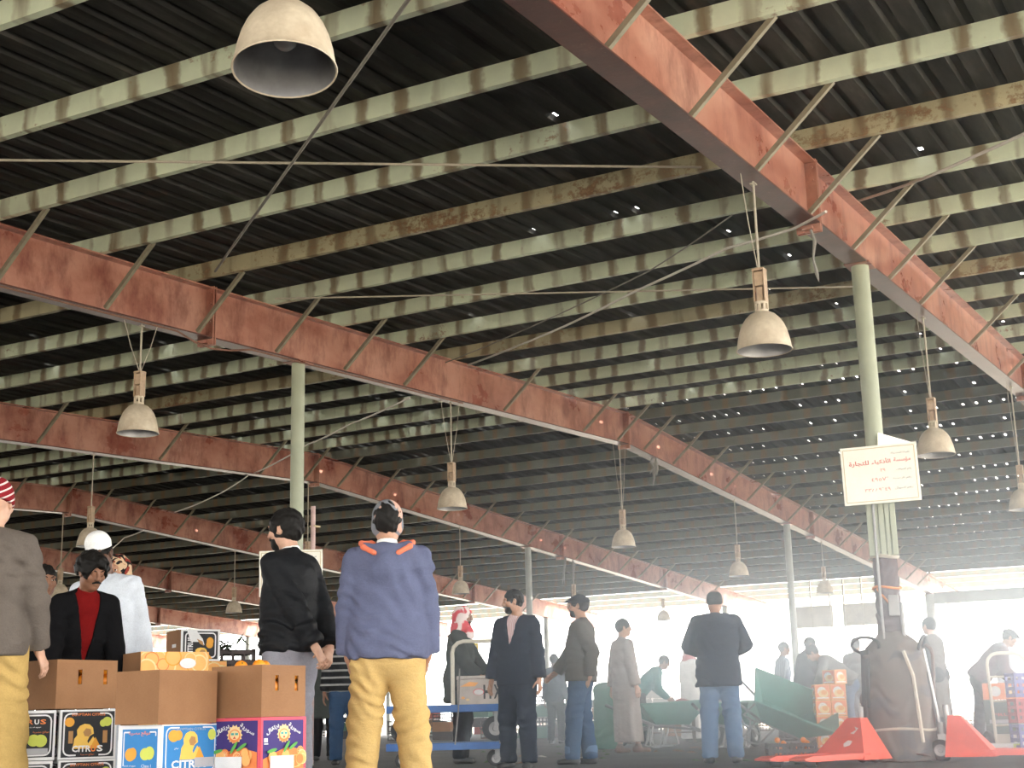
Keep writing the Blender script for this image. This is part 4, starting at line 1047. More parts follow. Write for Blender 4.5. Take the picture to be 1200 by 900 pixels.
class Print:
    """flat artwork on one face of a carton: u to the right, v up, in metres"""
    def __init__(s, mb, o, u, v, lim=None):
        s.lim = lim
        s.mb = mb; s.o = Vector(o); s.u = Vector(u).normalized(); s.v = Vector(v).normalized(); s.n = s.u.cross(s.v); s.k = 0
    def put(s, vs, fs, ink, lift=None):
        s.k += 1; e = .0008+.00022*s.k if lift is None else lift
        if s.lim: vs = [(max(-s.lim[0], min(s.lim[0], p[0])), max(-s.lim[1], min(s.lim[1], p[1]))) for p in vs]
        s.mb.add([s.o+s.u*p[0]+s.v*p[1]+s.n*e for p in vs], fs, IK.index(ink))
    def poly(s, pts, ink): s.put(pts, [tuple(range(len(pts)))], ink)
    def rect(s, x0, y0, x1, y1, ink): s.poly([(x0,y0),(x1,y0),(x1,y1),(x0,y1)], ink)
    def ell(s, x, y, rx, ry, ink, n=18, a=0):
        s.poly([(x+rx*math.cos(t)*math.cos(a)-ry*math.sin(t)*math.sin(a), y+rx*math.cos(t)*math.sin(a)+ry*math.sin(t)*math.cos(a)) for t in [2*PI*i/n for i in range(n)]], ink)
    def line(s, pts, w, ink):
        for a, b in zip(pts[:-1], pts[1:]):
            d = Vector((b[0]-a[0], b[1]-a[1])); L = d.length or 1; nx, ny = -d.y/L*w/2, d.x/L*w/2
            s.put([(a[0]+nx,a[1]+ny),(a[0]-nx,a[1]-ny),(b[0]-nx,b[1]-ny),(b[0]+nx,b[1]+ny)], [(0,1,2,3)], ink)
    def frame(s, x0, y0, x1, y1, r, w, ink, gap=None):
        pts = []
        for cx, cy_, a0 in ((x1-r,y1-r,0),(x0+r,y1-r,90),(x0+r,y0+r,180),(x1-r,y0+r,270)):
            pts += [(cx+r*math.cos(R(a0+t)), cy_+r*math.sin(R(a0+t))) for t in (0,30,60,90)]
        pts.append(pts[0]); n = len(pts); inn = []
        k = s.k
        for a, b in zip(pts[:-1], pts[1:]):
            if gap and gap[0] < (a[0]+b[0])/2 < gap[1] and abs(a[0]-b[0]) > .02:
                for p, q in ((a, (gap[0] if a[0] < b[0] else gap[1], a[1])), ((gap[1] if a[0] < b[0] else gap[0], b[1]), b)): s.line([p, q], w, ink); s.k = k
            else: s.line([a, b], w, ink); s.k = k
        s.k = k+1
    def text(s, body, x, y, hgt, ink, width=None, rot=0, bold=.0):
        vs, fs = text_mesh(body, 1.0, bold)
        if not vs: return
        x0 = min(v[0] for v in vs); x1 = max(v[0] for v in vs); y0 = min(v[1] for v in vs); y1 = max(v[1] for v in vs)
        sy = hgt/(y1-y0); sx = sy if width is None else width/(x1-x0); cx, cy_ = (x0+x1)/2, (y0+y1)/2; c_, s_ = math.cos(R(rot)), math.sin(R(rot))
        q = [((v[0]-cx)*sx, (v[1]-cy_)*sy) for v in vs]
        s.put([(x+a*c_-b*s_, y+a*s_+b*c_) for a, b in q], fs, ink)
def sphinx(p, x, y, w, h):
    P_ = lambda pts, ink: p.poly([(x+a*w, y+b*h) for a, b in pts], ink)
    P_([(-.5,-.5),(.5,-.5),(.36,-.25),(.22,-.02),(.05,-.30),(-.05,-.22),(-.42,-.10)], 'yellow')
    P_([(-.48,-.5),(.12,-.5),(.02,-.20),(.10,.0),(.24,.10),(.20,.34),(.08,.47),(-.10,.50),(-.26,.42),(-.36,.25),(-.34,.05),(-.44,-.1)], 'yellow')
    P_([(-.04,.32),(.12,.28),(.16,.1),(.06,-.02),(-.08,.0),(-.14,.16)], 'tan')
    P_([(.12,-.5),(.3,-.05),(.52,-.5)], 'amber')
def carton(name, loc, rz, L, Wd, H, label, cat='carton', body=None, open_top=False, group=None, slots=(), flaps=False, fruit=True, tilt=None, ink_fn=None, lid=None):
    """L along local x, W along y, H up; origin at the middle of the base"""
    t = .005; mb = MB()
    if open_top:
        for sx in (-1, 1): mb.box((sx*(L/2-t/2), 0, H/2), (t, Wd, H))
        # long sides, with hand slots cut right through
        for sy in (-1, 1):
            y = sy*(Wd/2-t/2)
            if slots:
                z0, z1 = H*.50, H*.80; xs = [-L/2+t]
                for a in slots: xs += [a*L-.013, a*L+.013]
                xs.append(L/2-t)
                for i in range(0, len(xs)-1):
                    if i % 2 == 0: mb.box(((xs[i]+xs[i+1])/2, y, H/2), (xs[i+1]-xs[i], t, H))
                    else:
                        mb.box(((xs[i]+xs[i+1])/2, y, z0/2), (.026, t, z0)); mb.box(((xs[i]+xs[i+1])/2, y, (z1+H)/2), (.026, t, H-z1))
            else: mb.box((0, y, H/2), (L-2*t, t, H))
        mb.box((0,0,t/2+.001), (L-2*t, Wd-2*t, t))
    else:
        mb.box((0,0,H/2), (L,Wd,H), bev=.004)
    o = mb.build(name, body or KRAFT, None, False, loc, rz)
    if tilt is not None: o.rotation_euler = tilt
    tag(o, label, cat, group)
    if ink_fn:
        pm = MB(); ink_fn(pm, L, Wd, H); pr = pm.build('printed_artwork', INKS, o)
    return o
def faces(pm, L, Wd, H):
    """the four upright faces, each a Print with origin at the middle of the face"""
    return dict(front=Print(pm, (0,-Wd/2,H/2), (1,0,0), (0,0,1), (L/2,H/2)), back=Print(pm, (0,Wd/2,H/2), (-1,0,0), (0,0,1), (L/2,H/2)), right=Print(pm, (L/2,0,H/2), (0,1,0), (0,0,1), (Wd/2,H/2)), left=Print(pm, (-L/2,0,H/2), (0,-1,0), (0,0,1), (Wd/2,H/2)))
def art_black(p, w, h):
    p.rect(-w/2,-h/2,w/2,h/2,'white'); p.rect(-w*.46,-h*.46,w*.46,h*.46,'black'); p.frame(-w*.42,-h*.42,w*.42,h*.42,.03,.008,'white', gap=(-w*.2,w*.2))
    p.text('EGYPTIAN CITRUS', 0, h*.40, h*.055, 'orange', w*.58, bold=.01); sphinx(p, -.005*w/.3, -.01, w*.50, h*.50)
    for q, ink in ((-1,'amber'),(1,'lime')):
        p.ell(q*w*.33, h*.25, w*.085, h*.095, ink)
        if q > 0: p.ell(w*.26, h*.22, w*.06, h*.075, ink)
        p.rect(q*w*.30-.012, -h*.18, q*w*.30+.012, h*.07, 'tan')
    p.text('CITR', -w*.105, -h*.29, h*.13, 'white', w*.33, bold=.03); p.text('U', w*.10, -h*.29, h*.13, 'orange', w*.085, bold=.03); p.text('S', w*.215, -h*.29, h*.13, 'white', w*.105, bold=.03)
    p.text(arabic('موالح مصرية'), 0, -h*.41, h*.045, 'orange', w*.24)
def art_black_end(p, w, h):
    p.rect(-w/2,-h/2,w/2,h/2,'white'); p.rect(-w*.46,-h*.44,w*.46,h*.44,'black'); p.frame(-w*.42,-h*.40,w*.42,h*.40,.03,.008,'white')
    p.text('CITR', -w*.06, h*.27, h*.10, 'orange', w*.34, bold=.03); p.text('U', w*.17, h*.27, h*.10, 'white', w*.08, bold=.03); p.text('S', w*.28, h*.27, h*.10, 'orange', w*.1, bold=.03)
    p.text('product of egypt', w*.1, h*.16, h*.03, 'white', w*.3); p.text(arabic('موالح مصرية'), w*.25, h*.06, h*.05, 'orange', w*.28)
    p.ell(w*.13,-h*.10,w*.11,h*.12,'lime'); p.ell(w*.25,-h*.11,w*.11,h*.125,'lime'); p.rect(-w*.40,-h*.38,w*.38,-h*.26,'grey')
def art_blue_end(p, w, h):
    p.rect(-w/2,-h/2,w/2,h/2,'white'); p.rect(-w*.40,-h*.5,w*.42,h*.42,'blue'); p.line([(-w*.36,-h*.3),(-w*.36,h*.36),(-w*.22,h*.36)], .007, 'white'); p.line([(w*.24,h*.36),(w*.38,h*.36),(w*.38,h*.28)], .007, 'white')
    p.text(arabic('موالح مصرية'), 0, h*.33, h*.10, 'orange', w*.5, bold=.01)
    p.ell(-w*.20,-h*.08,w*.12,h*.13,'amber'); p.ell(-w*.14,-h*.06,w*.09,h*.12,'amber'); p.ell(w*.15,-h*.07,w*.12,h*.12,'lime'); p.ell(w*.25,-h*.05,w*.11,h*.13,'lime')
    p.text('South of egypt', -w*.20, -h*.30, h*.04, 'white', w*.27); p.text('Class I', w*.18, -h*.30, h*.06, 'white', w*.22)
def art_blue(p, w, h):
    p.rect(-w/2,-h/2,w/2,h/2,'white'); p.rect(-w*.47,-h*.47,w*.47,h*.47,'blue'); p.frame(-w*.42,-h*.43,w*.42,h*.43,.03,.007,'white', gap=(-w*.2,w*.2))
    p.text('EGYPTIAN CITRUS', 0, h*.40, h*.05, 'grey', w*.5); sphinx(p, w*.02, h*.08, w*.42, h*.56)
    p.ell(-w*.30,h*.27,w*.09,h*.12,'amber'); p.ell(-w*.22,h*.28,w*.07,h*.10,'amber'); p.ell(w*.36,h*.28,w*.07,h*.11,'lime'); p.text(arabic('موالح'), -w*.25, h*.02, h*.05, 'white', w*.07)
    p.text('CITRUS', -w*.02, -h*.29, h*.16, 'white', w*.62, bold=.03); p.rect(w*.06,-h*.36,w*.40,-h*.17,'grey')
def art_purple(p, w, h, seed=1):
    p.rect(-w/2,-h/2,w/2,h/2,'pink'); p.rect(-w*.46,-h*.5,w*.44,h*.44,'purple')
    p.text(arabic('برتقال'), -w*.25, h*.27, h*.11, 'white', w*.30, 24, bold=.03); p.text(arabic('سورية'), w*.24, h*.27, h*.11, 'white', w*.30, -26, bold=.03)
    n = 28; p.poly([(0+(w*.125 if i % 2 else w*.155)*math.cos(2*PI*i/n), h*.17+(h*.15 if i % 2 else h*.185)*math.sin(2*PI*i/n)*(1.1 if math.sin(2*PI*i/n) > 0 else .9)) for i in range(n)], 'pale')
    p.ell(0,h*.15,w*.115,h*.13,'orange'); p.ell(0,h*.17,w*.09,h*.09,'pale'); p.rect(-w*.07,h*.17,-w*.01,h*.21,'teal'); p.rect(w*.01,h*.17,w*.07,h*.21,'teal'); p.poly([(-w*.03,h*.10),(w*.03,h*.10),(0,h*.15)], 'red')
    p.rect(-w*.44,h*.02,-w*.36,h*.10,'white'); p.rect(-w*.44,-h*.02,-w*.35,h*.0,'white')
    rr = random.Random(seed)
    p.poly([(-w*.46,-h*.5),(w*.44,-h*.5),(w*.44,-h*.16),(w*.2,-h*.09),(0,-h*.10),(-w*.25,-h*.2),(-w*.46,-h*.30)], 'orange')
    for i in range(15):
        x = -w*.40+w*.80*rr.random(); y = -h*.46+(h*.28+h*.10*(x/w))*rr.random(); r_ = w*(.075+.03*rr.random())
        p.ell(x, y, r_, r_*.92, rr.choice(['peach','orange','pale','peach'])); p.ell(x, y, r_*.86, r_*.78, 'peach' if i % 2 else 'orange')
        if i % 4 == 0:
            for a in range(0,180,36): p.line([(x-r_*.7*math.cos(R(a)),y-r_*.65*math.sin(R(a))),(x+r_*.7*math.cos(R(a)),y+r_*.65*math.sin(R(a)))], .0025, 'pale')
    for x, y, a in ((w*.17,-h*.06,.5),(-w*.30,-h*.14,.2),(w*.02,-h*.07,.9)): p.ell(x, y, w*.11, h*.035, 'green', 12, a)
    p.rect(-w*.34,-h*.5,w*.18,-h*.24,'white')
def art_orange(p, w, h):
    p.rect(-w/2,-h/2,w/2,h/2,'peach'); rr = random.Random(4)
    for i in range(22):
        x = rr.uniform(-.46,.46)*w; y = rr.uniform(-.4,.4)*h; r_ = rr.uniform(.12,.22)*h; p.ell(x,y,r_,r_,rr.choice(['orange','pale','amber'])); p.ell(x,y,r_*.85,r_*.85,'peach')
    p.ell(w*.18,h*.28,.05,.03,'white')
def fruit_layer(parent_fn, L, Wd, z, r, n, label, group):
    out = []; rr = random.Random(n)
    return out
ORANGE = None
g = NG('orange_peel'); f = g.noise(4, 3); g.col(g.ramp(f, [(.3, (.72,.20,.012)), (.7, (.85,.33,.02))])); g.bump(g.noise(160, 2), .35, .002); ORANGE = g.set(.42, 0, .5)
STEM = plain('green_stem_end', (.08,.12,.03), .7)
def orange_proto():
    m_ = MB(); pr = [(.036*math.sin(PI*t/12)*(1+.02*math.cos(2*PI*t/12)), -.034*math.cos(PI*t/12)) for t in range(13)]; m_.lathe(pr, 18); o = m_.build('orange', ORANGE, None, True)
    s_ = MB(); s_.lathe([(.0,.0355),(.004,.0352),(.005,.0335)], 8); s_.build('stem_end', STEM, o); return o
ORANGES = []
def oranges_in(box, L, Wd, zs, lab, grp, rows):
    M_ = box.matrix_basis
    for (x, y, z) in rows:
        if not ORANGES: o = orange_proto()
        else: o = copy_tree(ORANGES[0])
        ORANGES.append(o); o.location = M_ @ Vector((x, y, z)); o.rotation_euler = (random.random()*2-1, random.random()*2-1, random.random()*6)
        tag(o, lab, 'orange', grp)

H_ = .26
def corner(px, d, z): p = ground(px, d); p.z = z; return p
def place_corner(c, ang_left, L, Wd):
    """box whose nearest upright edge stands at c; returns (centre, rz). local front (-y, length L) faces right-of-view, left (-x, length W) faces left-of-view"""
    vy = view_yaw(c)
    rz = vy+ang_left                         # local x direction relative to the view's right
    ex = Vector((math.cos(rz), math.sin(rz), 0)); ey = Vector((-math.sin(rz), math.cos(rz), 0))
    return Vector((c.x, c.y, 0))+ex*(L/2)+ey*(Wd/2), rz
def carton_at(name, px, d, z, ang, L, Wd, H, label, **k):
    c, rz = place_corner(ground(px, d), R(ang), L, Wd); c.z = z
    return carton(name, c, rz, L, Wd, H, label, **k)

# stack under box 1: pallet, two tiers of black citrus cartons, open kraft box
WOOD = plain('pallet_wood', (.30,.20,.11), .85, 0, .25, 6, .2)
def pallet(loc, rz, L, Wd, label):
    m_ = MB()
    for i in range(6): m_.box((0, -Wd/2+.045+i*(Wd-.09)/5, .058), (L,.085,.018))
    o = m_.build('pallet', WOOD, None, False, loc, rz)
    for i in (-1,0,1):
        q = MB(); q.box((i*(L/2-.05), 0, .0245), (.09, Wd, .049)); q.build('bearer', WOOD, o)
    return tag(o, label, 'pallet')
def pr_black(pm, L, Wd, H):
    f_ = faces(pm, L, Wd, H); art_black(f_['front'], L, H); art_black_end(f_['left'], Wd, H); art_black_end(f_['right'], Wd, H)
def pr_black2(pm, L, Wd, H):
    f_ = faces(pm, L, Wd, H); art_black_end(f_['front'], L, H); art_black_end(f_['left'], Wd, H); art_black_end(f_['right'], Wd, H)
WB = flat('white_carton_board', (.62,.62,.60))
pb, prz = place_corner(ground(-30, 7.22), R(8), .80, .62); pallet(pb, prz, .80, .62, 'wooden pallet under the black citrus cartons')
def grid_carton(dx, dy, z, fn, label):
    ex = Vector((math.cos(prz), math.sin(prz), 0)); ey = Vector((-math.sin(prz), math.cos(prz), 0)); p = pb+ex*dx+ey*dy; p.z = z
    return carton('citrus_carton', p, prz, .30, .40, .258, label, body=WB, ink_fn=fn)
grid_carton(-.175,-.09,.069,pr_black2,'black and white citrus carton at the bottom left of the stack'); grid_carton(.155,-.09,.069,pr_black,'black and white citrus carton at the bottom, under the full sphinx picture')
grid_carton(-.165,-.075,.33,pr_black2,'black and white citrus carton beside the beanie man, with a lime picture'); grid_carton(.150,-.10,.33,pr_black,'black and white citrus carton with the full sphinx picture')
B1 = carton_at('kraft_carton', 58, 7.45, .595, 36, .40, .30, .262, 'open kraft carton of oranges with two hand slots, next to the beanie man', open_top=True, slots=(-.12,.30))
# box 2 on two blue cartons
def pr_blue(pm, L, Wd, H):
    f_ = faces(pm, L, Wd, H); art_blue(f_['front'], L, H); art_blue_end(f_['left'], Wd, H)
for q, z in enumerate((.0,.25)): carton_at('citrus_carton', 186-q*.5, 6.8, z+.003, 44, .40, .30, .245, ['blue citrus carton at the bottom of the middle stack','blue citrus carton with orange and lime pictures, under the plain kraft carton'][q], body=WB, ink_fn=pr_blue)
B2 = carton_at('kraft_carton', 181, 6.75, .502, 44, .40, .30, .258, 'plain kraft carton without slots in the middle of the row', open_top=True)
# box 3 on two purple cartons
def pr_purple(pm, L, Wd, H):
    f_ = faces(pm, L, Wd, H); art_purple(f_['front'], L, H, 2); art_purple(f_['left'], Wd, H, 5)
PB = flat('pink_carton_board', (.62,.10,.13))
for q, z in enumerate((.0,.262)): carton_at('orange_carton', 304, 6.95, z+.003, 47, .335, .355, .257, ['purple orange carton at the bottom right of the stacks','purple and pink orange carton with a heap of oranges printed on it'][q], body=PB, ink_fn=pr_purple)
B3 = carton_at('kraft_carton', 304, 6.97, .524, 47, .33, .35, .258, 'open kraft carton of oranges with two hand slots, in front of the black jacket', open_top=True, slots=(-.16,.29))
rr = random.Random(5)
for bx, L, Wd, lab, grp in ((B1, .40, .30, 'round orange inside the open kraft carton beside the beanie man', 'oranges in the left kraft carton'), (B3, .33, .35, 'round orange inside the open kraft carton in front of the black jacket', 'oranges in the right kraft carton')):
    rows = []
    for lay in range(3):
        nx = int((L-.02)/.076); ny = int((Wd-.02)/.076)
        for i in range(nx):
            for j in range(ny):
                if lay < 2 and 0 < j: continue            # only what the slots and the open top show
                rows.append((-L/2+.048+i*(L-.096)/(nx-1)+rr.uniform(-.002,.002), -Wd/2+.043+j*(Wd-.09)/(ny-1), .075+lay*.07+(rr.uniform(0,.006))))
    if bx is B3: rows += [(.02,.02,.262),(.09,.05,.258),(-.05,.08,.256)]
    oranges_in(bx, L, Wd, None, lab, grp, rows)
# behind: orange printed carton, its lid, and a tipped citrus carton; dark fruit crates
def pr_or(pm, L, Wd, H):
    f_ = faces(pm, L, Wd, H); p = f_['front']; art_orange(p, L, H); q = f_['right']; q.rect(-Wd/2,-H/2,Wd/2,H/2,'black'); q.frame(-Wd*.44,-H*.42,Wd*.44,H*.42,.03,.007,'white'); q.rect(-Wd*.38,H*.05,Wd*.38,H*.34,'grey'); q.text('CITRUS', 0, H*.40, H*.05, 'white', Wd*.3); q.text('CLASS I', -Wd*.2, H*.2, H*.06, 'black', Wd*.2)
for z in (0,.305,.61):
    carton_at('orange_carton', 158, 8.0, z+.005, 20, .42, .30, .302, 'carton printed with orange slices, '+{0:'lowest of the three behind the kraft cartons',.305:'middle of the three behind the kraft cartons',.61:'topmost of the three behind the kraft cartons'}[z], body=KRAFT, ink_fn=pr_or)
carton_at('citrus_carton', 206, 8.75, .0+.005, 14, .30, .30, .44, 'black citrus carton at floor level behind the plain kraft carton', body=WB, ink_fn=pr_black)
carton_at('citrus_carton', 206, 8.75, .45, 14, .30, .30, .44, 'black citrus carton with a grey label, behind the plain kraft carton', body=WB, ink_fn=lambda pm, L, Wd, H: (pr_or(pm, L, Wd, H), None)[1])
def pr_tip(pm, L, Wd, H):
    f_ = faces(pm, L, Wd, H); p = f_['front']; w, h = L, H
    p.rect(-w/2,-h/2,w/2,h/2,'white'); p.rect(-w*.44,-h*.44,w*.44,h*.44,'black'); p.frame(-w*.38,-h*.38,w*.38,h*.38,.02,.008,'white')
    p.text('CITRUS', -w*.26, -h*.05, w*.14, 'white', h*.6, 90, bold=.03); sphinx(p, w*.05, -h*.25, w*.5, h*.35); p.ell(w*.24,h*.12,w*.09,h*.13,'amber'); p.ell(w*.23,h*.02,w*.09,h*.12,'amber')
    p.poly([(-w*.36,h*.5),(-w*.1,h*.44),(w*.05,h*.2),(w*.1,0),(-w*.05,h*.1),(-w*.25,h*.1)], 'white'); p.poly([(-.1*w,h*.2),(.05*w,h*.12),(.08*w,-.02*h),(-.02*w,.04*h)], 'tan')
    q = f_['left']; q.rect(-.02,-.01,.06,.012,'white')
carton_at('citrus_carton', 206, 8.75, .892, 18, .26, .30, .20, 'torn citrus carton lying on its side on top, its lettering running upwards', body=KRAFT, ink_fn=pr_tip)
DARKP = plain('dark_brown_crate_plastic', (.035,.020,.018), .6); 
def slat_crate(name, loc, rz, L, Wd, H, mat, label, rows=4, cat='crate', group=None):
    m_ = MB()
    for sx in (-1,1):
        for sy in (-1,1): m_.box((sx*(L/2-.012), sy*(Wd/2-.012), H/2), (.024,.024,H))
    for i in range(rows):
        z = .02+(H-.04)*i/(rows-1)
        for sy in (-1,1): m_.box((0, sy*(Wd/2-.006), z), (L,.012,.034 if i < rows-1 else .03))
        for sx in (-1,1): m_.box((sx*(L/2-.006), 0, z), (.012,Wd,.034 if i < rows-1 else .03))
    for i in range(1, 5):
        for sy in (-1,1): m_.box((-L/2+L*i/5, sy*(Wd/2-.006), H/2), (.014,.010,H-.02))
    m_.box((0,0,.008), (L-.02,Wd-.02,.012))
    return tag(m_.build(name, mat, None, False, loc, rz), label, cat, group)
for q, (z, n_) in enumerate(((0,'lowest'),(.25,'second'),(.5,'third'),(.75,'topmost'))):
    p = ground(256, 9.6); p.z = z+.004; slat_crate('fruit_crate', p, view_yaw(p)+.25, .40, .30, .245, DARKP, 'dark brown slatted crate behind the cartons, '+n_+' of its pile')
LEAF = plain('dark_leafy_greens', (.03,.05,.02), .7, 0, .4, 30, .2)
p = ground(252, 9.6); p.z = 1.0; m_ = MB(); rr = random.Random(9)
for i in range(90):
    a = rr.random()*6.28; c_ = Vector((rr.uniform(-.18,.18), rr.uniform(-.12,.12), rr.uniform(-.02,.07))); d = Vector((math.cos(a)*.045, math.sin(a)*.045, rr.uniform(-.02,.05))); n_ = Vector((-math.sin(a)*.014, math.cos(a)*.014, .004))
    m_.add([c_-d, c_+n_, c_+d, c_-n_, c_+Vector((0,0,.006))], [(0,1,4),(1,2,4),(2,3,4),(3,0,4)])
tag(m_.build('leafy_greens', LEAF, None, False, p), 'bunch of dark leaves on top of the brown crates', 'greens', kind='stuff')
# ------------------------------------------------------------------ signs
SIGN = plain('cream_sign_board', (.92, .90, .80), .55, 0, .05, 4, .03); SIGN_RIM = plain('sign_rim_paint', (.60,.50,.30), .6); SIGN_RED = flat('sign_red', (.62,.10,.06)); SIGN_BLK = flat('sign_black', (.16,.14,.12)); 
STEEL_ = plain('bracket_steel', (.25,.25,.24), .5, .5)
def sign(loc, rz, w, h, roll, label):
    m_ = MB(); m_.box((0,0,0), (w,.012,h), bev=.004); o = m_.build('sign_board', SIGN, None, False, loc); o.rotation_euler = (0, roll, rz)
    f_ = MB()
    for q in (-1,1): f_.box((0,-.0075,q*(h/2-.026)), (w-.05,.003,.007)); f_.box((q*(w/2-.026),-.0075,0), (.007,.003,h-.06))
    f_.build('painted_border', SIGN_RIM, o)
    tm = MB(); p = Print(tm, (0,-.0062,0), (1,0,0), (0,0,1)); K = IK.index
    p.text(arabic('لغرفة المشتركة'), w*.28, h*.34, h*.045, 'black', w*.24)
    p.text(arabic('مؤسسة'), w*.30, h*.215, h*.085, 'red', w*.22, bold=.02); p.text(arabic('الأذكياء'), w*.025, h*.215, h*.10, 'red', w*.25, bold=.02); p.text(arabic('للتجارة'), -w*.265, h*.20, h*.10, 'red', w*.26, bold=.02)
    p.text(arabic('رقم الموقف'), w*.31, h*.05, h*.045, 'black', w*.20); p.text('٢٩', w*.04, h*.065, h*.055, 'red', w*.06)
    p.text(arabic('رقم الرخصة'), w*.28, -h*.10, h*.045, 'black', w*.24); p.text('٤٩٥٧٦', w*.0, -h*.09, h*.06, 'red', w*.23)
    p.text(arabic('رقم الجوال'), w*.29, -h*.27, h*.05, 'black', w*.23); p.text('٣٣٨٨٩٦٤٩', -w*.05, -h*.265, h*.055, 'red', w*.33)
    tm.build('painted_lettering', [SIGN_RED if k == 'red' else SIGN_BLK if k == 'black' else INK[k] for k in IK], o)
    br = MB()
    for q in (-1,1): br.box((q*.06,.09,h*.25), (.03,.17,.03)); br.box((q*.06,.09,-h*.25), (.03,.17,.03))
    br.build('mounting_bracket', STEEL_, o)
    return tag(o, label, 'sign')
pA = Vector((FX(0), YC1, 0)); vA = view_yaw(pA)
def toward(p, d): q = p.copy(); v = Vector((p.x, p.y, 0)).normalized(); return q-v*d
c_ = at_depth(1031.5, 555.5, 13.86); sign(c_, vA-.10, .735, .575, -.012, 'cream sign with red Arabic lettering on the green column at right')
m_ = MB(); m_.box((0,0,0), (.60,.012,.56), bev=.004); c2 = at_depth(1052, 545, 14.16); o = m_.build('sign_board', SIGN, None, False, c2); o.rotation_euler = (0, .09, vA+.9)
br = MB(); iv = o.matrix_basis.inverted() if False else (Matrix.Translation(c2) @ Euler((0,.09,vA+.9)).to_matrix().to_4x4()).inverted(); br.tube((0,0,0), iv @ Vector((pA.x, pA.y, c2.z)), .015, n=8); br.build('mounting_bracket', STEEL_, o)
tag(o, 'blank back of a second sign tilted behind the lettered one', 'sign')
pB = Vector((FX(1), YC1, 0)); c_ = at_depth(341, 671.5, 17.0); sign(c_, view_yaw(pB)-.12, .76, .55, -.012, 'cream sign with red Arabic lettering half hidden by the black jacket')
m_ = MB(); m_.tube((0,0,.0), (0,0,3.15), .03, n=12); q = ground(364.5, 17.05); o = m_.build('drain_pipe', plain('pink_plastic_pipe', (.52,.36,.34), .5), None, True, (q.x, q.y, 0))
m2 = MB()
for z in (2.1, 2.9): m2.box((0,.04,z), (.08,.12,.02))
m2.build('clip', SIGN_RIM, o); tag(o, 'thin pinkish pipe beside the green column above the left sign', 'pipe')

# ------------------------------------------------------------------ cladding and tarpaulin bundle round the right hand column
def child_sdf(name, s, h, mat, parent, sm=2): return link(name, vq_mesh(name, [s.mesh(h)], sm), mat, parent)
TARP = patches('dusty_grey_tarpaulin', (.15,.13,.118), (.21,.185,.17), 2.2, .35, .7, (.12,.118,.13)); TAPE = plain('dirty_white_tape', (.55,.50,.42), .7); STRAP_O = plain('orange_ratchet_strap', (.75,.25,.04), .7); PURPLEC = plain('dull_purple_cloth', (.10,.07,.075), .9, 0, .3, 8, .3)
root = MB(); s = Sdf()
s.slab((0,0,.0),(0,0,.55),(1,0,0),(.345,.30),(.325,.29),k=.05); s.slab((0,0,.55),(.01,0,.98),(1,0,0),(.325,.29),(.285,.25),k=.06); s.slab((.01,0,.98),(0,0,1.16),(1,0,0),(.27,.24),(.13,.12),k=.05); s.cone((0,0,1.12),(0,0,1.27),.115,.105,k=.05)
for a in range(9):
    t_ = a*2*PI/9; s.cone((.30*math.cos(t_),.27*math.sin(t_),.06),(.24*math.cos(t_+.1),.21*math.sin(t_+.1),1.0),.035,.030,k=.04)
s.cone((-.26,-.16,.98),(.10,-.24,1.02),.03,.03,k=.03); s.cone((.05,-.20,1.06),(.27,-.05,.85),.03,.035,k=.03)
s.cut(folds(.010, 77, .45)); s.cut(below((0,0,-1),(0,0,.004)))
TB = link('tarpaulin_bundle', vq_mesh('tarpaulin_bundle', [s.mesh(.015)], 2), TARP, None, (pA.x, pA.y, 0), vA)
tag(TB, 'dusty grey tarpaulin bundle wrapped round the foot of the right green column', 'tarpaulin')
m_ = MB(); m_.path([(.345*math.cos(t), .305*math.sin(t), .30+.01*math.sin(3*t)) for t in np.linspace(0,2*PI,33)[:-1]], .014, 6, closed=True); m_.build('tie_rope', TAPE, TB, True)
m_ = MB(); m_.path([(.10,-.27,1.03),(.17,-.285,.80),(.19,-.315,.5),(.21,-.325,.18)], .018, 6); m_.build('frayed_edge', TAPE, TB, True)
s = Sdf(); s.cone((0,0,1.24),(0,0,1.95),.125,.118,k=.03); s.cone((-.05,-.10,1.30),(-.04,-.11,1.9),.035,.03,k=.02); s.cut(folds(.006, 5, .8))
CW = link('column_wrapping', vq_mesh('column_wrapping', [s.mesh(.012)], 2), PURPLEC, None, (pA.x, pA.y, 0), vA); tag(CW, 'dull purple cloth wrapping round the green column, tied with an orange strap', 'wrapping')
m_ = MB(); m_.path([(.135*math.cos(t), .135*math.sin(t), 1.65+.012*math.sin(2*t)) for t in np.linspace(0,2*PI,25)[:-1]], .013, 6, closed=True); m_.path([(-.10,-.11,1.64),(-.04,-.135,1.56),(.02,-.135,1.48)], .011, 6); m_.build('orange_strap', STRAP_O, CW, True, None).__setitem__('label', 'orange strap knotted round the cloth')
m_ = MB(); m_.path([(.128*math.cos(t), .128*math.sin(t), 1.955+.01*math.sin(2*t)) for t in np.linspace(0,2*PI,25)[:-1]], .02, 6, closed=True); m_.build('tape_band', TAPE, CW, True)
m_ = MB()
for i in range(5): m_.box((-.11+.055*i, -.115, 2.26), (.04 if i % 2 else .052, .03 if i % 2 else .045, .60), bev=.004)
m_.box((0,-.09,2.26), (.27,.02,.60)); m_.box((-.13,0,2.26), (.02,.2,.60)); m_.box((.13,0,2.26), (.02,.2,.60))
CC = m_.build('ribbed_column_cladding', GREEN_PIPE, None, False, (pA.x, pA.y, 0), vA); tag(CC, 'ribbed pale green cladding strapped to the column just below the sign', 'cladding')
m_ = MB(); m_.box((.05,-.145,1.47), (.10,.07,.20), bev=.006); m_.tube((-.07,-.155,1.0), (-.07,-.15,2.55), .014, n=8); m_.tube((.12,-.10,1.15), (.12,-.10,1.5), .02, n=8)
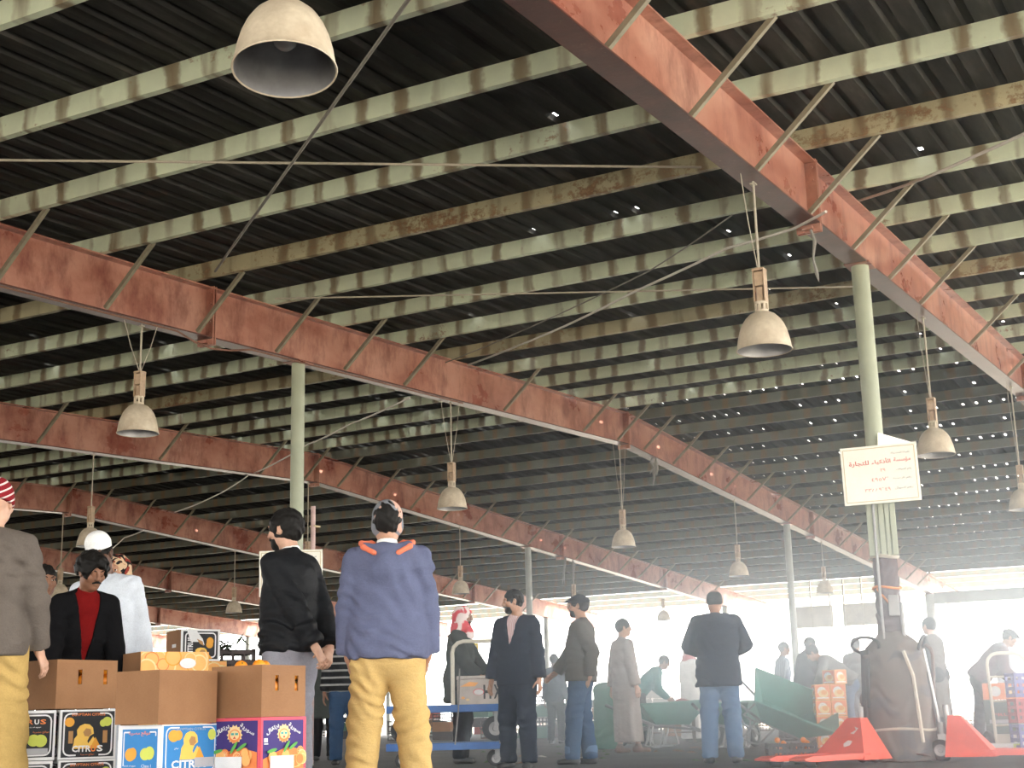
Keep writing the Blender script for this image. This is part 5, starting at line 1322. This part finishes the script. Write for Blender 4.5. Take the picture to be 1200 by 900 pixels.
o = m_.build('junction_box', plain('grey_metal_box', (.28,.28,.28), .45, .3), None, False, (pA.x, pA.y, 0), vA); tag(o, 'grey junction box and conduit on the wrapped column below the orange strap', 'junction box')

# ------------------------------------------------------------------ wheels and carts
RUB = plain('black_rubber', (.025,.025,.026), .8); STEEL = plain('worn_steel', (.33,.33,.33), .4, .7, .2, 10, .1); BLUE_P = plain('blue_cart_paint', (.03,.12,.36), .5, 0, .15, 6, .05); GREYDECK = plain('grey_deck_mat', (.30,.30,.29), .8, 0, .15, 6, .1)
CREAMP = plain('cream_tube_paint', (.62,.58,.48), .4, 0, .08, 8, .05)
def wheel_mb(r, w, c, axis='x', hub=True):
    rot = Matrix.Rotation(PI/2, 3, 'Y') if axis == 'x' else Matrix.Rotation(PI/2, 3, 'X')
    m_ = MB(); m_.lathe([(r*.55,-w*.5),(r*.86,-w*.5),(r*.97,-w*.32),(r,0),(r*.97,w*.32),(r*.86,w*.5),(r*.55,w*.5)], 24, c, rot=rot)
    h_ = MB(); h_.lathe([(.0005,-w*.42),(r*.2,-w*.45),(r*.25,-w*.2),(r*.56,-w*.3),(r*.56,w*.3),(r*.25,w*.2),(r*.2,w*.45),(.0005,w*.42)], 20, c, rot=rot); return m_, h_
def add_wheel(parent, r, w, c, axis='x', name='wheel'):
    a, b = wheel_mb(r, w, c, axis); o = a.build(name, RUB, parent, True); b.build('hub', STEEL, o, True); return o
def platform_cart(loc, rz, L, Wd, zd, rw, handle, label):
    m_ = MB(); m_.box((0,0,zd), (L,Wd,.045), bev=.01); o = m_.build('platform_cart', GREYDECK, None, False, loc, rz)
    b = MB()
    for q in (-1,1): b.box((0,q*(Wd/2+.006),zd-.012), (L+.02,.014,.075), bev=.004); b.box((q*(L/2+.006),0,zd-.012), (.014,Wd,.075), bev=.004)
    b.build('blue_bumper', BLUE_P, o)
    for x in (-1,1):
        for y in (-1,1):
            add_wheel(o, rw, .04, (x*(L/2-.16), y*(Wd/2-.12), rw+.002), 'y', 'caster_wheel')
            f_ = MB()
            for q in (-1,1): f_.box((x*(L/2-.16)+.015, y*(Wd/2-.12)+q*.028, (rw+zd-.02)/2+.02), (.05,.005,zd-rw-.01))
            f_.box((x*(L/2-.16), y*(Wd/2-.12), zd-.035), (.10,.09,.012)); f_.build('caster_fork', STEEL, o)
    if handle:
        h_ = MB(); x0, x1, yh, hh = handle
        pts = [(x0,yh,zd+.02),(x0,yh,zd+hh-.12)]+[(x0+.12-.12*math.cos(R(t)), yh, zd+hh-.12+.12*math.sin(R(t))) for t in (30,60,90)]+[(x1-.12+.12*math.sin(R(t)), yh, zd+hh-.12+.12*math.cos(R(t))) for t in (0,30,60,90)]+[(x1,yh,zd+.02)]
        h_.path(pts, .022, 10); h_.build('hoop_handle', CREAMP, o, True)
    return tag(o, label, 'cart')
tc0 = ground(527, 15.1); tr = view_yaw(tc0)
platform_cart(tc0, tr, 1.30, .70, .235, .085, None, 'lower blue edged platform cart carrying another cart, behind the blue hoodie')
t1 = tc0.copy(); t1.z = .262; platform_cart(t1, tr, 1.30, .70, .36, .13, (.045,.64,-.02,.70), 'upper blue edged platform cart with a cream hoop handle, stacked on another cart')
STY = plain('grubby_foam_box', (.50,.45,.42), .8, 0, .12, 7, .1)
bl = tc0+Vector((math.cos(tr)*.345-math.sin(tr)*.20, math.sin(tr)*.345+math.cos(tr)*.20, 0)); bl.z = .262+.385
m_ = MB(); m_.box((0,0,.135), (.50,.26,.27), bev=.012); o = m_.build('foam_box', STY, None, False, bl, tr); l_ = MB(); l_.box((0,0,.29), (.515,.275,.038), bev=.008); l_.build('lid', STY, o)
pm = MB(); p = Print(pm, (0,-.13,.135), (1,0,0), (0,0,1)); p.text('H', .075, .0, .15, 'black', .085, bold=.03); p.text('X', .185, .0, .15, 'black', .08, bold=.03); p.ell(-.02,-.0,.06,.035,'pink'); p.ell(-.02,-.002,.052,.03,'white'); p.poly([(-.22,.06),(-.12,.11),(-.02,.10),(-.06,.06)], 'peach'); p.ell(-.19,-.06,.02,.014,'peach'); p.ell(-.14,-.08,.02,.012,'pale'); pm.build('painted_letters', INKS, o)
tag(o, 'grubby foam box marked H X on the stacked platform cart', 'foam box')
bag = Sdf(); bag.ell((0,0,.11),(.17,.13,.13),k=.03); bag.cone((0,0,.2),(.02,0,.28),.05,.02,k=.05); bag.cut(folds(.006, 3, .8)); bag.cut(below((0,0,-1),(0,0,.002)))
bp = tc0+Vector((-math.cos(tr)*.46, -math.sin(tr)*.46, 0)); bp.z = .262+.385; tag(link('plastic_bag', vq_mesh('plastic_bag', [bag.mesh(.012)], 2), plain('grey_plastic_film', (.36,.36,.37), .35), None, bp), 'grey plastic bag lying on the left end of the stacked cart', 'bag')
ln = MB(); ln.path([(.12,-.375,1.02),(.10,-.38,.60),(.06,-.385,.24)], .008, 6); ln.path([(.60,.30-.03,1.02),(.56,-.375,.62),(.53,-.38,.24)], .008, 6)
tag(ln.build('lashing_rope', WIRE_D, None, True, tc0, tr), 'dark rope lashing the two platform carts together', 'rope')

GRN = plain('green_barrow_steel', (.04,.20,.15), .5, 0, .2, 6, .05); GRN2 = plain('teal_barrow_steel', (.055,.24,.20), .5, 0, .2, 6, .05)
def barrow(loc, rot, label, sc=1.0, mat=GRN):
    """local: +x nose with the wheel, handles towards -x"""
    m_ = MB(); t0 = [(-.52,-.36,.66),(.55,-.36,.70),(.55,.36,.70),(-.52,.36,.66)]; b0 = [(-.30,-.24,.36),(.22,-.22,.34),(.22,.22,.34),(-.30,.24,.36)]
    th = .006; vs = t0+b0; fs = [(0,1,5,4),(1,2,6,5),(2,3,7,6),(3,0,4,7),(4,5,6,7)]
    inner = [(v[0]*.985, v[1]*.985, v[2]+.008) for v in vs]; n = 8
    m_.add(vs+inner, fs+[tuple(n+i for i in reversed(f)) for f in fs]+[(i,(i+1)%4,n+(i+1)%4,n+i) for i in range(4)])
    o = m_.build('wheelbarrow', mat, None, False, loc); o.rotation_euler = rot; o.scale = (sc,)*3
    r_ = MB(); r_.path([(-.52,-.36,.66),(.55,-.36,.70),(.55,.36,.70),(-.52,.36,.66)], .014, 8, closed=True); r_.build('rolled_rim', mat, o, True)
    f_ = MB()
    for q in (-1,1):
        f_.path([(-1.05,q*.30,.66),(-.75,q*.28,.52),(-.30,q*.20,.34),(.30,q*.12,.27),(.62,q*.06,.19)], .017, 8)
        f_.path([(-.34,q*.20,.34),(-.40,q*.24,.04),(-.30,q*.24,.015),(-.18,q*.22,.04),(-.10,q*.18,.30)], .014, 8); f_.path([(.20,q*.15,.34),(.58,q*.06,.2)], .012, 6)
    f_.path([(-.30,-.24,.015),(-.30,.24,.015)], .012, 6); f_.build('tube_frame', STEEL, o, True)
    g_ = MB()
    for q in (-1,1): g_.tube((-1.07,q*.302,.665), (-.93,q*.294,.60), .024, n=10)
    g_.build('grip', RUB, o, True)
    add_wheel(o, .19, .085, (.62,0,.19), 'y')
    return tag(o, label, 'wheelbarrow')
q = ground(790, 21.7); barrow(q, (0,0,view_yaw(q)+.15), 'green wheelbarrow standing level left of the navy blazer')
q = ground(763, 22.8); barrow(q, (0,0,view_yaw(q)+2.6), 'second green wheelbarrow half hidden behind the level one', .95)
q = ground(905, 19.6); q.z = .10; barrow(q, (R(38), R(24), view_yaw(q)+.25), 'teal wheelbarrow tipped on its side right of the navy blazer', 1.12, GRN2)
q = ground(868, 20.5); q.z = .0; barrow(q, (0,0,view_yaw(q)+1.2), 'green wheelbarrow behind the legs of the man in the navy blazer', .95)

# ------------------------------------------------------------------ pallet jacks and hand trucks
JACK = plain('orange_red_jack_paint', (.72,.085,.045), .45, 0, .12, 6, .05); CHIP = flat('bare_chipped_metal', (.62,.60,.58)); BLK = plain('black_handle_plastic', (.02,.02,.024), .5)
def pallet_jack(loc, rz, label, fork_len=1.15, chips=True, panel=False):
    """local: forks along +y"""
    m_ = MB(); b0 = [(-.30,-.16,.045),(.30,-.16,.045),(.30,.30,.045),(-.30,.30,.045)]; t0 = [(-.075,-.13,.42),(.075,-.13,.42),(.075,-.02,.42),(-.075,-.02,.42)]
    m_.add(b0+t0, [(3,2,1,0),(4,5,6,7)]+[(i,(i+1)%4,4+(i+1)%4,4+i) for i in range(4)])
    o = m_.build('pallet_jack', JACK, None, False, loc, rz)
    f_ = MB()
    for q in (-1,1):
        fm = MB(); x = q*.19; prof = [(-.06,.055),(fork_len-.12,.055),(fork_len,.07),(fork_len,.085),(fork_len-.10,.105),(-.06,.105)]
        fm.prism([(x-.085,.22+a,b) for a, b in prof], (0,0,0), (.17,0,0)); fo = fm.build('fork', JACK, o)
        for yy in (.22+fork_len-.22,): 
            w_, h_ = wheel_mb(.037, .10, (x, yy, .04), 'x'); w_.build('load_roller', RUB, fo, True)
    for q in (-1,1): add_wheel(o, .10, .05, (q*.07,-.22,.102), 'x', 'steer_wheel')
    s_ = MB(); s_.tube((0,-.20,.10), (0,-.20,.36), .045, n=14); s_.box((0,-.20,.22), (.12,.08,.06)); s_.tube((0,-.15,.30),(0,-.15,.52), .026, n=12); s_.build('hydraulic_pump', STEEL, o, True)
    h_ = MB(); h_.path([(0,-.22,.34),(0,-.27,.75),(0,-.31,1.05)], .019, 8); h_.build('draw_bar', STEEL if not panel else BLK, o, True)
    d_ = MB(); d_.path([(0,-.31,1.02)]+[(.155*math.sin(a), -.315-.03*math.cos(a), 1.10-.075*math.cos(a)) for a in np.linspace(.25,2*PI-.25,20)]+[(0,-.31,1.02)], .016, 8); d_.build('handle_loop', BLK, o, True)
    if panel:
        p_ = MB(); p_.box((0,-.275,.78), (.085,.03,.55), rot=Matrix.Rotation(.09, 3, 'X'), bev=.006); po = p_.build('handle_cover', BLK, o)
        wm = MB(); wp = Print(wm, (0,-.293,.78), (1,0,0), (0,.09,1))
        for a_, b_ in ((.10,.16),(.03,.075),(-.06,.0),(-.14,-.10)): wp.poly([(-.012,a_),(.014,a_+.012),(.02,b_),(.0,(a_+b_)/2),(-.008,b_)], 'white')
        wm.build('white_marks', INKS, o)
    if chips:
        pm = MB(); nrm_v = Vector((0, .375, .32)).normalized(); v_ = Vector((0,-.32,.375)).normalized(); p = Print(pm, (0,.14,.2325), (-1,0,0), v_)
        p.poly([(.03,.06),(.08,.10),(.05,.14),(.10,.12),(.075,.05)], 'white'); p.poly([(.02,-.10),(.08,-.08),(.09,-.03),(.04,-.02),(.0,-.06)], 'white'); pm.build('paint_chips', INKS, o)
    return tag(o, label, 'pallet jack')
q = ground(1003, 13.25); pallet_jack(q, view_yaw(q)+R(146), 'red pallet jack with chipped paint left of the tarpaulin bundle', .95, True, True)
q = ground(1133, 13.3); pallet_jack(q, view_yaw(q)-R(96), 'red pallet jack right of the tarpaulin bundle, forks pointing right', 1.3, False)
def hand_truck(loc, rz, tilt, label, mat, hgt=1.25, w=.42):
    o = empty('hand_truck', loc, 0); o.rotation_euler = (tilt, 0, rz); tag(o, label, 'hand truck')
    m_ = MB()
    m_.path([(-w/2,0,.12),(-w/2,0,hgt-.12)]+[(-w/2+.12-.12*math.cos(R(t)), 0, hgt-.12+.12*math.sin(R(t))) for t in (30,60,90)]+[(w/2-.12+.12*math.sin(R(t)), 0, hgt-.12+.12*math.cos(R(t))) for t in (0,30,60,90)]+[(w/2,0,.12)], .018, 8)
    for z in (.3,.55,.8): m_.tube((-w/2,0,z), (w/2,0,z), .012, n=8)
    m_.build('rail_frame', mat, o, True)
    t_ = MB(); t_.box((0,-.13,.035), (w+.04,.26,.012)); t_.box((0,0,.12), (w+.04,.012,.18)); t_.build('toe_plate', mat, o)
    for q in (-1,1): add_wheel(o, .125, .06, (q*(w/2+.05), .09, .127), 'x')
    return o
q = ground(1083, 13.45); hand_truck(q, view_yaw(q)-.45, R(-9), 'dark hand truck leaning against the tarpaulin bundle', plain('rusty_brown_tube', (.16,.10,.09), .6, 0, .3, 9, .1), 1.12, .22)
q = ground(1193, 14.8); hand_truck(q, view_yaw(q)+.35, R(-4), 'pale hand truck loaded with colourful crates at the right edge', CREAMP, 1.05)
CR_R = plain('red_crate_plastic', (.45,.04,.05), .5); CR_B = plain('violet_blue_crate_plastic', (.12,.12,.36), .5); CR_K = plain('black_crate_plastic', (.02,.02,.022), .5)
for i, (mt, nm) in enumerate(((CR_B,'violet blue plastic crate at the bottom of the hand truck load'),(CR_R,'red plastic crate in the hand truck load'),(CR_B,'violet blue plastic crate on top of the hand truck load'))):
    p = ground(1213, 14.65); p.z = .06+i*.26; slat_crate('plastic_crate', p, view_yaw(p)+.35, .38, .28, .25, mt, nm)
# two black crates of orange fruit beside the fork tips
for i, px in enumerate((914, 943)):
    p = ground(px, 13.55); slat_crate('fruit_crate', p, view_yaw(p)+.12, .228, .28, .20, CR_K, ['black slatted crate with a white label in front of the tipped barrow','black slatted crate of oranges nearest the red fork tips'][i], 4)
    rr = random.Random(i)
    for j in range(7):
        o = copy_tree(ORANGES[0]); o.location = p+Vector((rr.uniform(-.06,.06), rr.uniform(-.09,.09), .045+.03*j)); o.scale = (.8,)*3
        tag(o, 'orange fruit in the '+('labelled black crate' if i == 0 else 'black crate next to the red forks'), 'orange', 'fruit in the black crate '+('with the label' if i == 0 else 'by the forks'))
    if i == 0:
        cq = p+Vector((math.sin(view_yaw(p)+.12)*.143, -math.cos(view_yaw(p)+.12)*.143, .05)); m_ = MB(); m_.box((0,0,0), (.14,.003,.05)); o = m_.build('crate_label', INK['white'], None, False, cq, view_yaw(p)+.12)
        pm = MB(); pp = Print(pm, (0,-.002,0), (1,0,0), (0,0,1)); pp.rect(-.06,.008,.06,.02,'green'); pp.rect(-.05,-.014,.05,.0,'red'); pm.build('label_print', INKS, o); tag(o, 'small white label with green and red bands on the black crate', 'label')

# ------------------------------------------------------------------ stacks further back
def pr_fruit(pm, L, Wd, H):
    f_ = faces(pm, L, Wd, H)
    for k_, w in (('front',L),('left',Wd),('right',Wd)):
        p = f_[k_]; p.rect(-w/2,-H/2,w/2,H/2,'peach'); p.rect(-w*.46,-H*.44,w*.46,H*.44,'orange'); p.ell(-w*.05,H*.05,w*.30,H*.30,'white'); p.ell(w*.05,-H*.10,w*.34,H*.26,'pale'); p.ell(w*.1,-H*.02,w*.2,H*.16,'amber'); p.rect(-w*.4,-H*.42,w*.4,-H*.33,'white')
q0 = ground(976, 19.4); rz0 = view_yaw(q0)+.15; NM = ['bottom','second','third','top']
for i in range(4):
    for j in range(2):
        p = q0+Vector((math.cos(rz0)*(j-.5)*.215, math.sin(rz0)*(j-.5)*.215, 0)); p.z = .003+i*.213
        if i == 3 and j == 1: p.z += 0
        carton('fruit_carton', p, rz0, .205, .30, .208, 'orange and white fruit carton, '+NM[i]+' row '+('left' if j == 0 else 'right')+', in the stack by the bending man', ink_fn=pr_fruit)
p = ground(984, 19.5); p.z = .858; o = carton('fruit_carton', p, rz0+.3, .20, .28, .19, 'orange fruit carton set askew on top of the stack by the bending man', ink_fn=pr_fruit); o.rotation_euler = (0, 0, rz0+.5)
TBL = plain('weathered_trestle_wood', (.12,.09,.06), .85, 0, .3, 6, .2)
def stall(loc, rz, L, Wd, h, label):
    m_ = MB(); m_.box((0,0,h-.02), (L,Wd,.04)); o = m_.build('stall_table', TBL, None, False, loc, rz)
    for x in (-1,1):
        for y in (-1,1):
            l_ = MB(); l_.box((x*(L/2-.06), y*(Wd/2-.05), (h-.04)/2), (.06,.06,h-.04)); l_.build('leg', TBL, o)
    s_ = MB(); s_.box((0,0,.18), (L-.1,Wd-.1,.02)); s_.build('lower_shelf', TBL, o)
    return tag(o, label, 'table')
q = ground(775, 26.0); stall(q, view_yaw(q)+.05, 1.3, .6, .55, 'low trestle table under the white boxes behind the level wheelbarrow')
for i, (dx, z, w, nm) in enumerate(((-.35,.555,.42,'left white carton on the low trestle table'),(.08,.555,.40,'right white carton on the low trestle table'),(-.15,.80,.44,'white carton on top of the two on the trestle table'))):
    vy = view_yaw(q)+.05; p = q+Vector((math.cos(vy)*dx, math.sin(vy)*dx, 0)); p.z = z; carton('white_carton', p, vy, w, .34, .24, nm, body=WB)
rb = Sdf(); rb.ell((0,0,.12),(.26,.18,.13),k=.03); rb.ell((.12,0,.2),(.12,.1,.09),k=.05); rb.cut(folds(.01, 8, .8)); rb.cut(below((0,0,-1),(0,0,.003)))
vy = view_yaw(q)+.05; p = q+Vector((math.cos(vy)*.48, math.sin(vy)*.48, 0)); p.z = .553; tag(link('net_sack', vq_mesh('net_sack', [rb.mesh(.015)], 2), plain('red_net_sack', (.42,.06,.07), .8, 0, .3, 40, .4), None, p), 'red net sack at the right end of the low trestle table', 'sack')
gs = Sdf(); gs.slab((0,0,.1),(0,0,.85),(1,0,0),(.24,.2),(.2,.16),k=.05); gs.cone((-.12,0,.9),(.12,0,.92),.08,.06,k=.08); gs.cut(folds(.012, 12, .6)); gs.cut(below((0,0,-1),(0,0,.003)))
p = ground(713, 21.8); tag(link('tall_sack', vq_mesh('tall_sack', [gs.mesh(.018)], 2), plain('green_woven_sack', (.02,.12,.07), .8, 0, .2, 30, .3), None, p), 'tall green woven sack between the flat cap man and the mushroom robe', 'sack')
# stuff on the right: cartons behind the maroon jumper, printed flat carton behind the forks
DKG = flat('dark_green_carton_board', (.05,.085,.075)); 
def pr_dkg(pm, L, Wd, H):
    p = faces(pm, L, Wd, H)['front']; p.text('FRUIT', 0, -H*.1, H*.12, 'red', L*.6, bold=.02); p.rect(-L*.4,-H*.45,L*.1,-H*.3,'grey')
def pr_or2(pm, L, Wd, H):
    p = faces(pm, L, Wd, H)['front']; p.rect(-L/2,-H/2,L/2,H/2,'orange'); p.ell(-L*.2,0,L*.13,H*.32,'white'); p.ell(L*.15,0,L*.13,H*.32,'pale')
q = ground(1183, 17.5); vy = view_yaw(q)
for i, (z, H, fn, bd, nm) in enumerate(((.003,.27,pr_dkg,DKG,'dark green carton on the floor behind the loaded hand truck'),(.275,.30,pr_dkg,DKG,'dark green carton stacked second behind the loaded hand truck'),(.578,.20,pr_or2,KRAFT,'orange carton with white circles on the dark green ones'))):
    p = q.copy(); p.z = z; carton('produce_carton', p, vy, .50, .36, H, nm, body=bd, ink_fn=fn)
def pr_pink(pm, L, Wd, H):
    p = faces(pm, L, Wd, H)['front']; p.rect(-L*.48,-H*.42,L*.48,H*.42,'white'); p.text('SWEET ORANGE', -L*.05, 0, H*.3, 'pink', L*.6); p.rect(L*.34,-H*.42,L*.46,H*.42,'lime')
q = ground(1162, 14.9); carton('flat_carton', q, view_yaw(q), .66, .40, .12, 'flat white and pink carton on the floor behind the right hand forks', body=WB, ink_fn=pr_pink)
q = ground(1017, 14.6); carton('lime_carton', q, view_yaw(q)+.1, .10, .10, .44, 'slim lime green carton standing beside the tarpaulin bundle', body=flat('lime_board', (.42,.50,.16)))
# ------------------------------------------------------------------ far row of stalls
FARM = [KRAFT, CR_K, DARKP, WB, flat('dull_red_board', (.30,.06,.05)), flat('dull_green_board', (.05,.13,.09)), TBL]
rr = random.Random(21); x = -52.0; n_ = 0
while x < -4:
    y = 45.5+rr.uniform(-1.2,1.4); w = rr.uniform(.45,.9); nz = rr.randint(1,4); z = .003
    for i in range(nz):
        h = rr.uniform(.22,.34); mt = rr.choice(FARM)
        if rr.random() < .5:
            slat_crate('stall_crate', (x+rr.uniform(-.05,.05), y, z), rr.uniform(-.2,.2), w*.8, .4, h, mt, 'crate in the dim far row of stalls along the open end', 3, 'crate', 'far row of stall goods')
        else:
            o = carton('stall_carton', (x+rr.uniform(-.05,.05), y, z), rr.uniform(-.2,.2), w*.8, .4, h, 'carton in the dim far row of stalls along the open end', 'carton', mt, group='far row of stall cartons')
        z += h+.002
    x += w+rr.uniform(.0,.7)
# low boundary wall and infill boards at the far end
CW_ = plain('cream_block_wall', (.50,.46,.37), .85, 0, .15, 3, .2)
m_ = MB(); m_.box((-12.6, 49.0, .85), (3.2,.2,1.7)); m_.box((-12.6, 49.0, 1.73), (3.3,.26,.06)); tag(m_.build('wall_far', CW_), kind='structure')
for i, (xx, w) in enumerate(((-14.9,1.5),(-13.1,1.4))):
    m_ = MB(); m_.box((xx, 48.75, 3.72), (w,.03,.75)); 
    for q in (-1,0,1): m_.box((xx+q*w*.45, 48.72, 4.17), (.05,.05,1.745))
    tag(m_.build('infill_board', CW_), ['left','right'][i]+' cream infill board under the far eave, right of the navy blazer', 'board')
m_ = MB(); m_.box((0,0,0), (.42,.03,.5)); q = at_depth(549, 768, 30); o = m_.build('notice_board', flat('yellow_board', (.75,.60,.12)), None, False, q, view_yaw(q)); p_ = MB(); p_.box((0,.02,-q.z/2), (.04,.04,q.z)); p_.build('post', STEEL, o)
pm = MB(); pp = Print(pm, (0,-.016,0), (1,0,0), (0,0,1)); pp.rect(-.17,.05,.17,.2,'white'); pp.rect(-.15,-.16,.15,-.02,'white'); pm.build('painted_panels', INKS, o); tag(o, 'small yellow and white notice board between the headcloth man and the navy hoodie', 'notice board')
# a nearer row of darker stacks in the hazy middle distance
rr = random.Random(8)
for X0, X1, Yc in ((-21.5, -8.2, 33.2), (-30, -12, 38.5)):
    x = X0
    while x < X1:
        y = Yc+rr.uniform(-.8,.8); w = rr.uniform(.42,.7); nz = rr.randint(2,4); z = .003
        if min(abs(x-FX(1)), abs(x-FX(2)), abs(x-FX(3))) < .7: x += .8; continue
        for i in range(nz):
            h = rr.uniform(.20,.30); mt = rr.choice([CR_K, DARKP, CR_K, KRAFT, FARM[5], TBL])
            if rr.random() < .6: slat_crate('stacked_crate', (x, y, z), rr.uniform(-.2,.2), w, .4, h, mt, 'crate in a stack in the hazy middle distance', 3, 'crate', 'stacked crates in the middle distance')
            else: carton('stacked_carton', (x, y, z), rr.uniform(-.2,.2), w, .4, h, 'carton in a stack in the hazy middle distance', 'carton', mt, group='stacked cartons in the middle distance')
            z += h+.002
        x += w+rr.uniform(.05,1.0)
# litter on the floor
LIT = [flat('litter_paper', (.5,.48,.44)), KRAFT, flat('litter_green', (.08,.14,.05))]
rr = random.Random(3)
for i in range(34):
    p = ground(rr.uniform(560, 960), rr.uniform(13.5, 24)); m_ = MB(); s_ = rr.uniform(.03,.09)
    m_.add([(-s_,-s_*.6,.003),(s_,-s_*.7,.006),(s_*.8,s_*.6,.02),(-s_*.7,s_*.5,.004),(0,0,.03)], [(0,1,4),(1,2,4),(2,3,4),(3,0,4),(3,2,1,0)])
    tag(m_.build('litter_scrap', rr.choice(LIT), None, False, p, rr.random()*6), 'scrap of litter on the dark concrete floor', 'litter', 'litter on the floor')
# ------------------------------------------------------------------ added haze volume for lens glare and dust, over the right side
hm = bpy.data.materials.new('dust_and_glare'); hm.use_nodes = True; t = hm.node_tree
for n in list(t.nodes):
    if n.type != 'OUTPUT_MATERIAL': t.nodes.remove(n)
vsn = t.nodes.new('ShaderNodeVolumeScatter'); vsn.inputs['Color'].default_value = (.80, .91, 1, 1); vsn.inputs['Anisotropy'].default_value = .91
tc = t.nodes.new('ShaderNodeTexCoord'); sx = t.nodes.new('ShaderNodeSeparateXYZ'); t.links.new(tc.outputs['Object'], sx.inputs[0])
def mth(op, a, b):
    n = t.nodes.new('ShaderNodeMath'); n.operation = op
    for q, v in enumerate((a, b)):
        if isinstance(v, (int, float)): n.inputs[q].default_value = v
        else: t.links.new(v, n.inputs[q])
    return n.outputs[0]
def mrange(v, a, b, c, d):
    n = t.nodes.new('ShaderNodeMapRange'); n.interpolation_type = 'SMOOTHSTEP'; t.links.new(v, n.inputs['Value'])
    for k_, v_ in (('From Min', a), ('From Max', b), ('To Min', c), ('To Max', d)): n.inputs[k_].default_value = v_
    return n.outputs[0]
# density shaped along the view to copy lens glare, thinning out upwards
along = mth('ADD', sx.outputs[0], mth('MULTIPLY', sx.outputs[1], .53))
low = mth('MULTIPLY', mrange(sx.outputs[2], .9, 2.3, 1, .12), mrange(sx.outputs[1], 13, 22, 1, .16))
t.links.new(mth('MULTIPLY', mrange(along, -2.0, 3.0, 0, .050), low), vsn.inputs['Density'])
t.links.new(vsn.outputs[0], t.nodes['Material Output'].inputs['Volume'])
cy.volume_step_rate = 4; cy.volume_max_steps = 64
mb = MB(); mb.box((-15, 26.2, 2.56), (40, 44.6, 4.9))
tag(mb.build('glare_haze', hm), 'thin added haze of dust and lens glare over the right side', 'haze', kind='stuff')
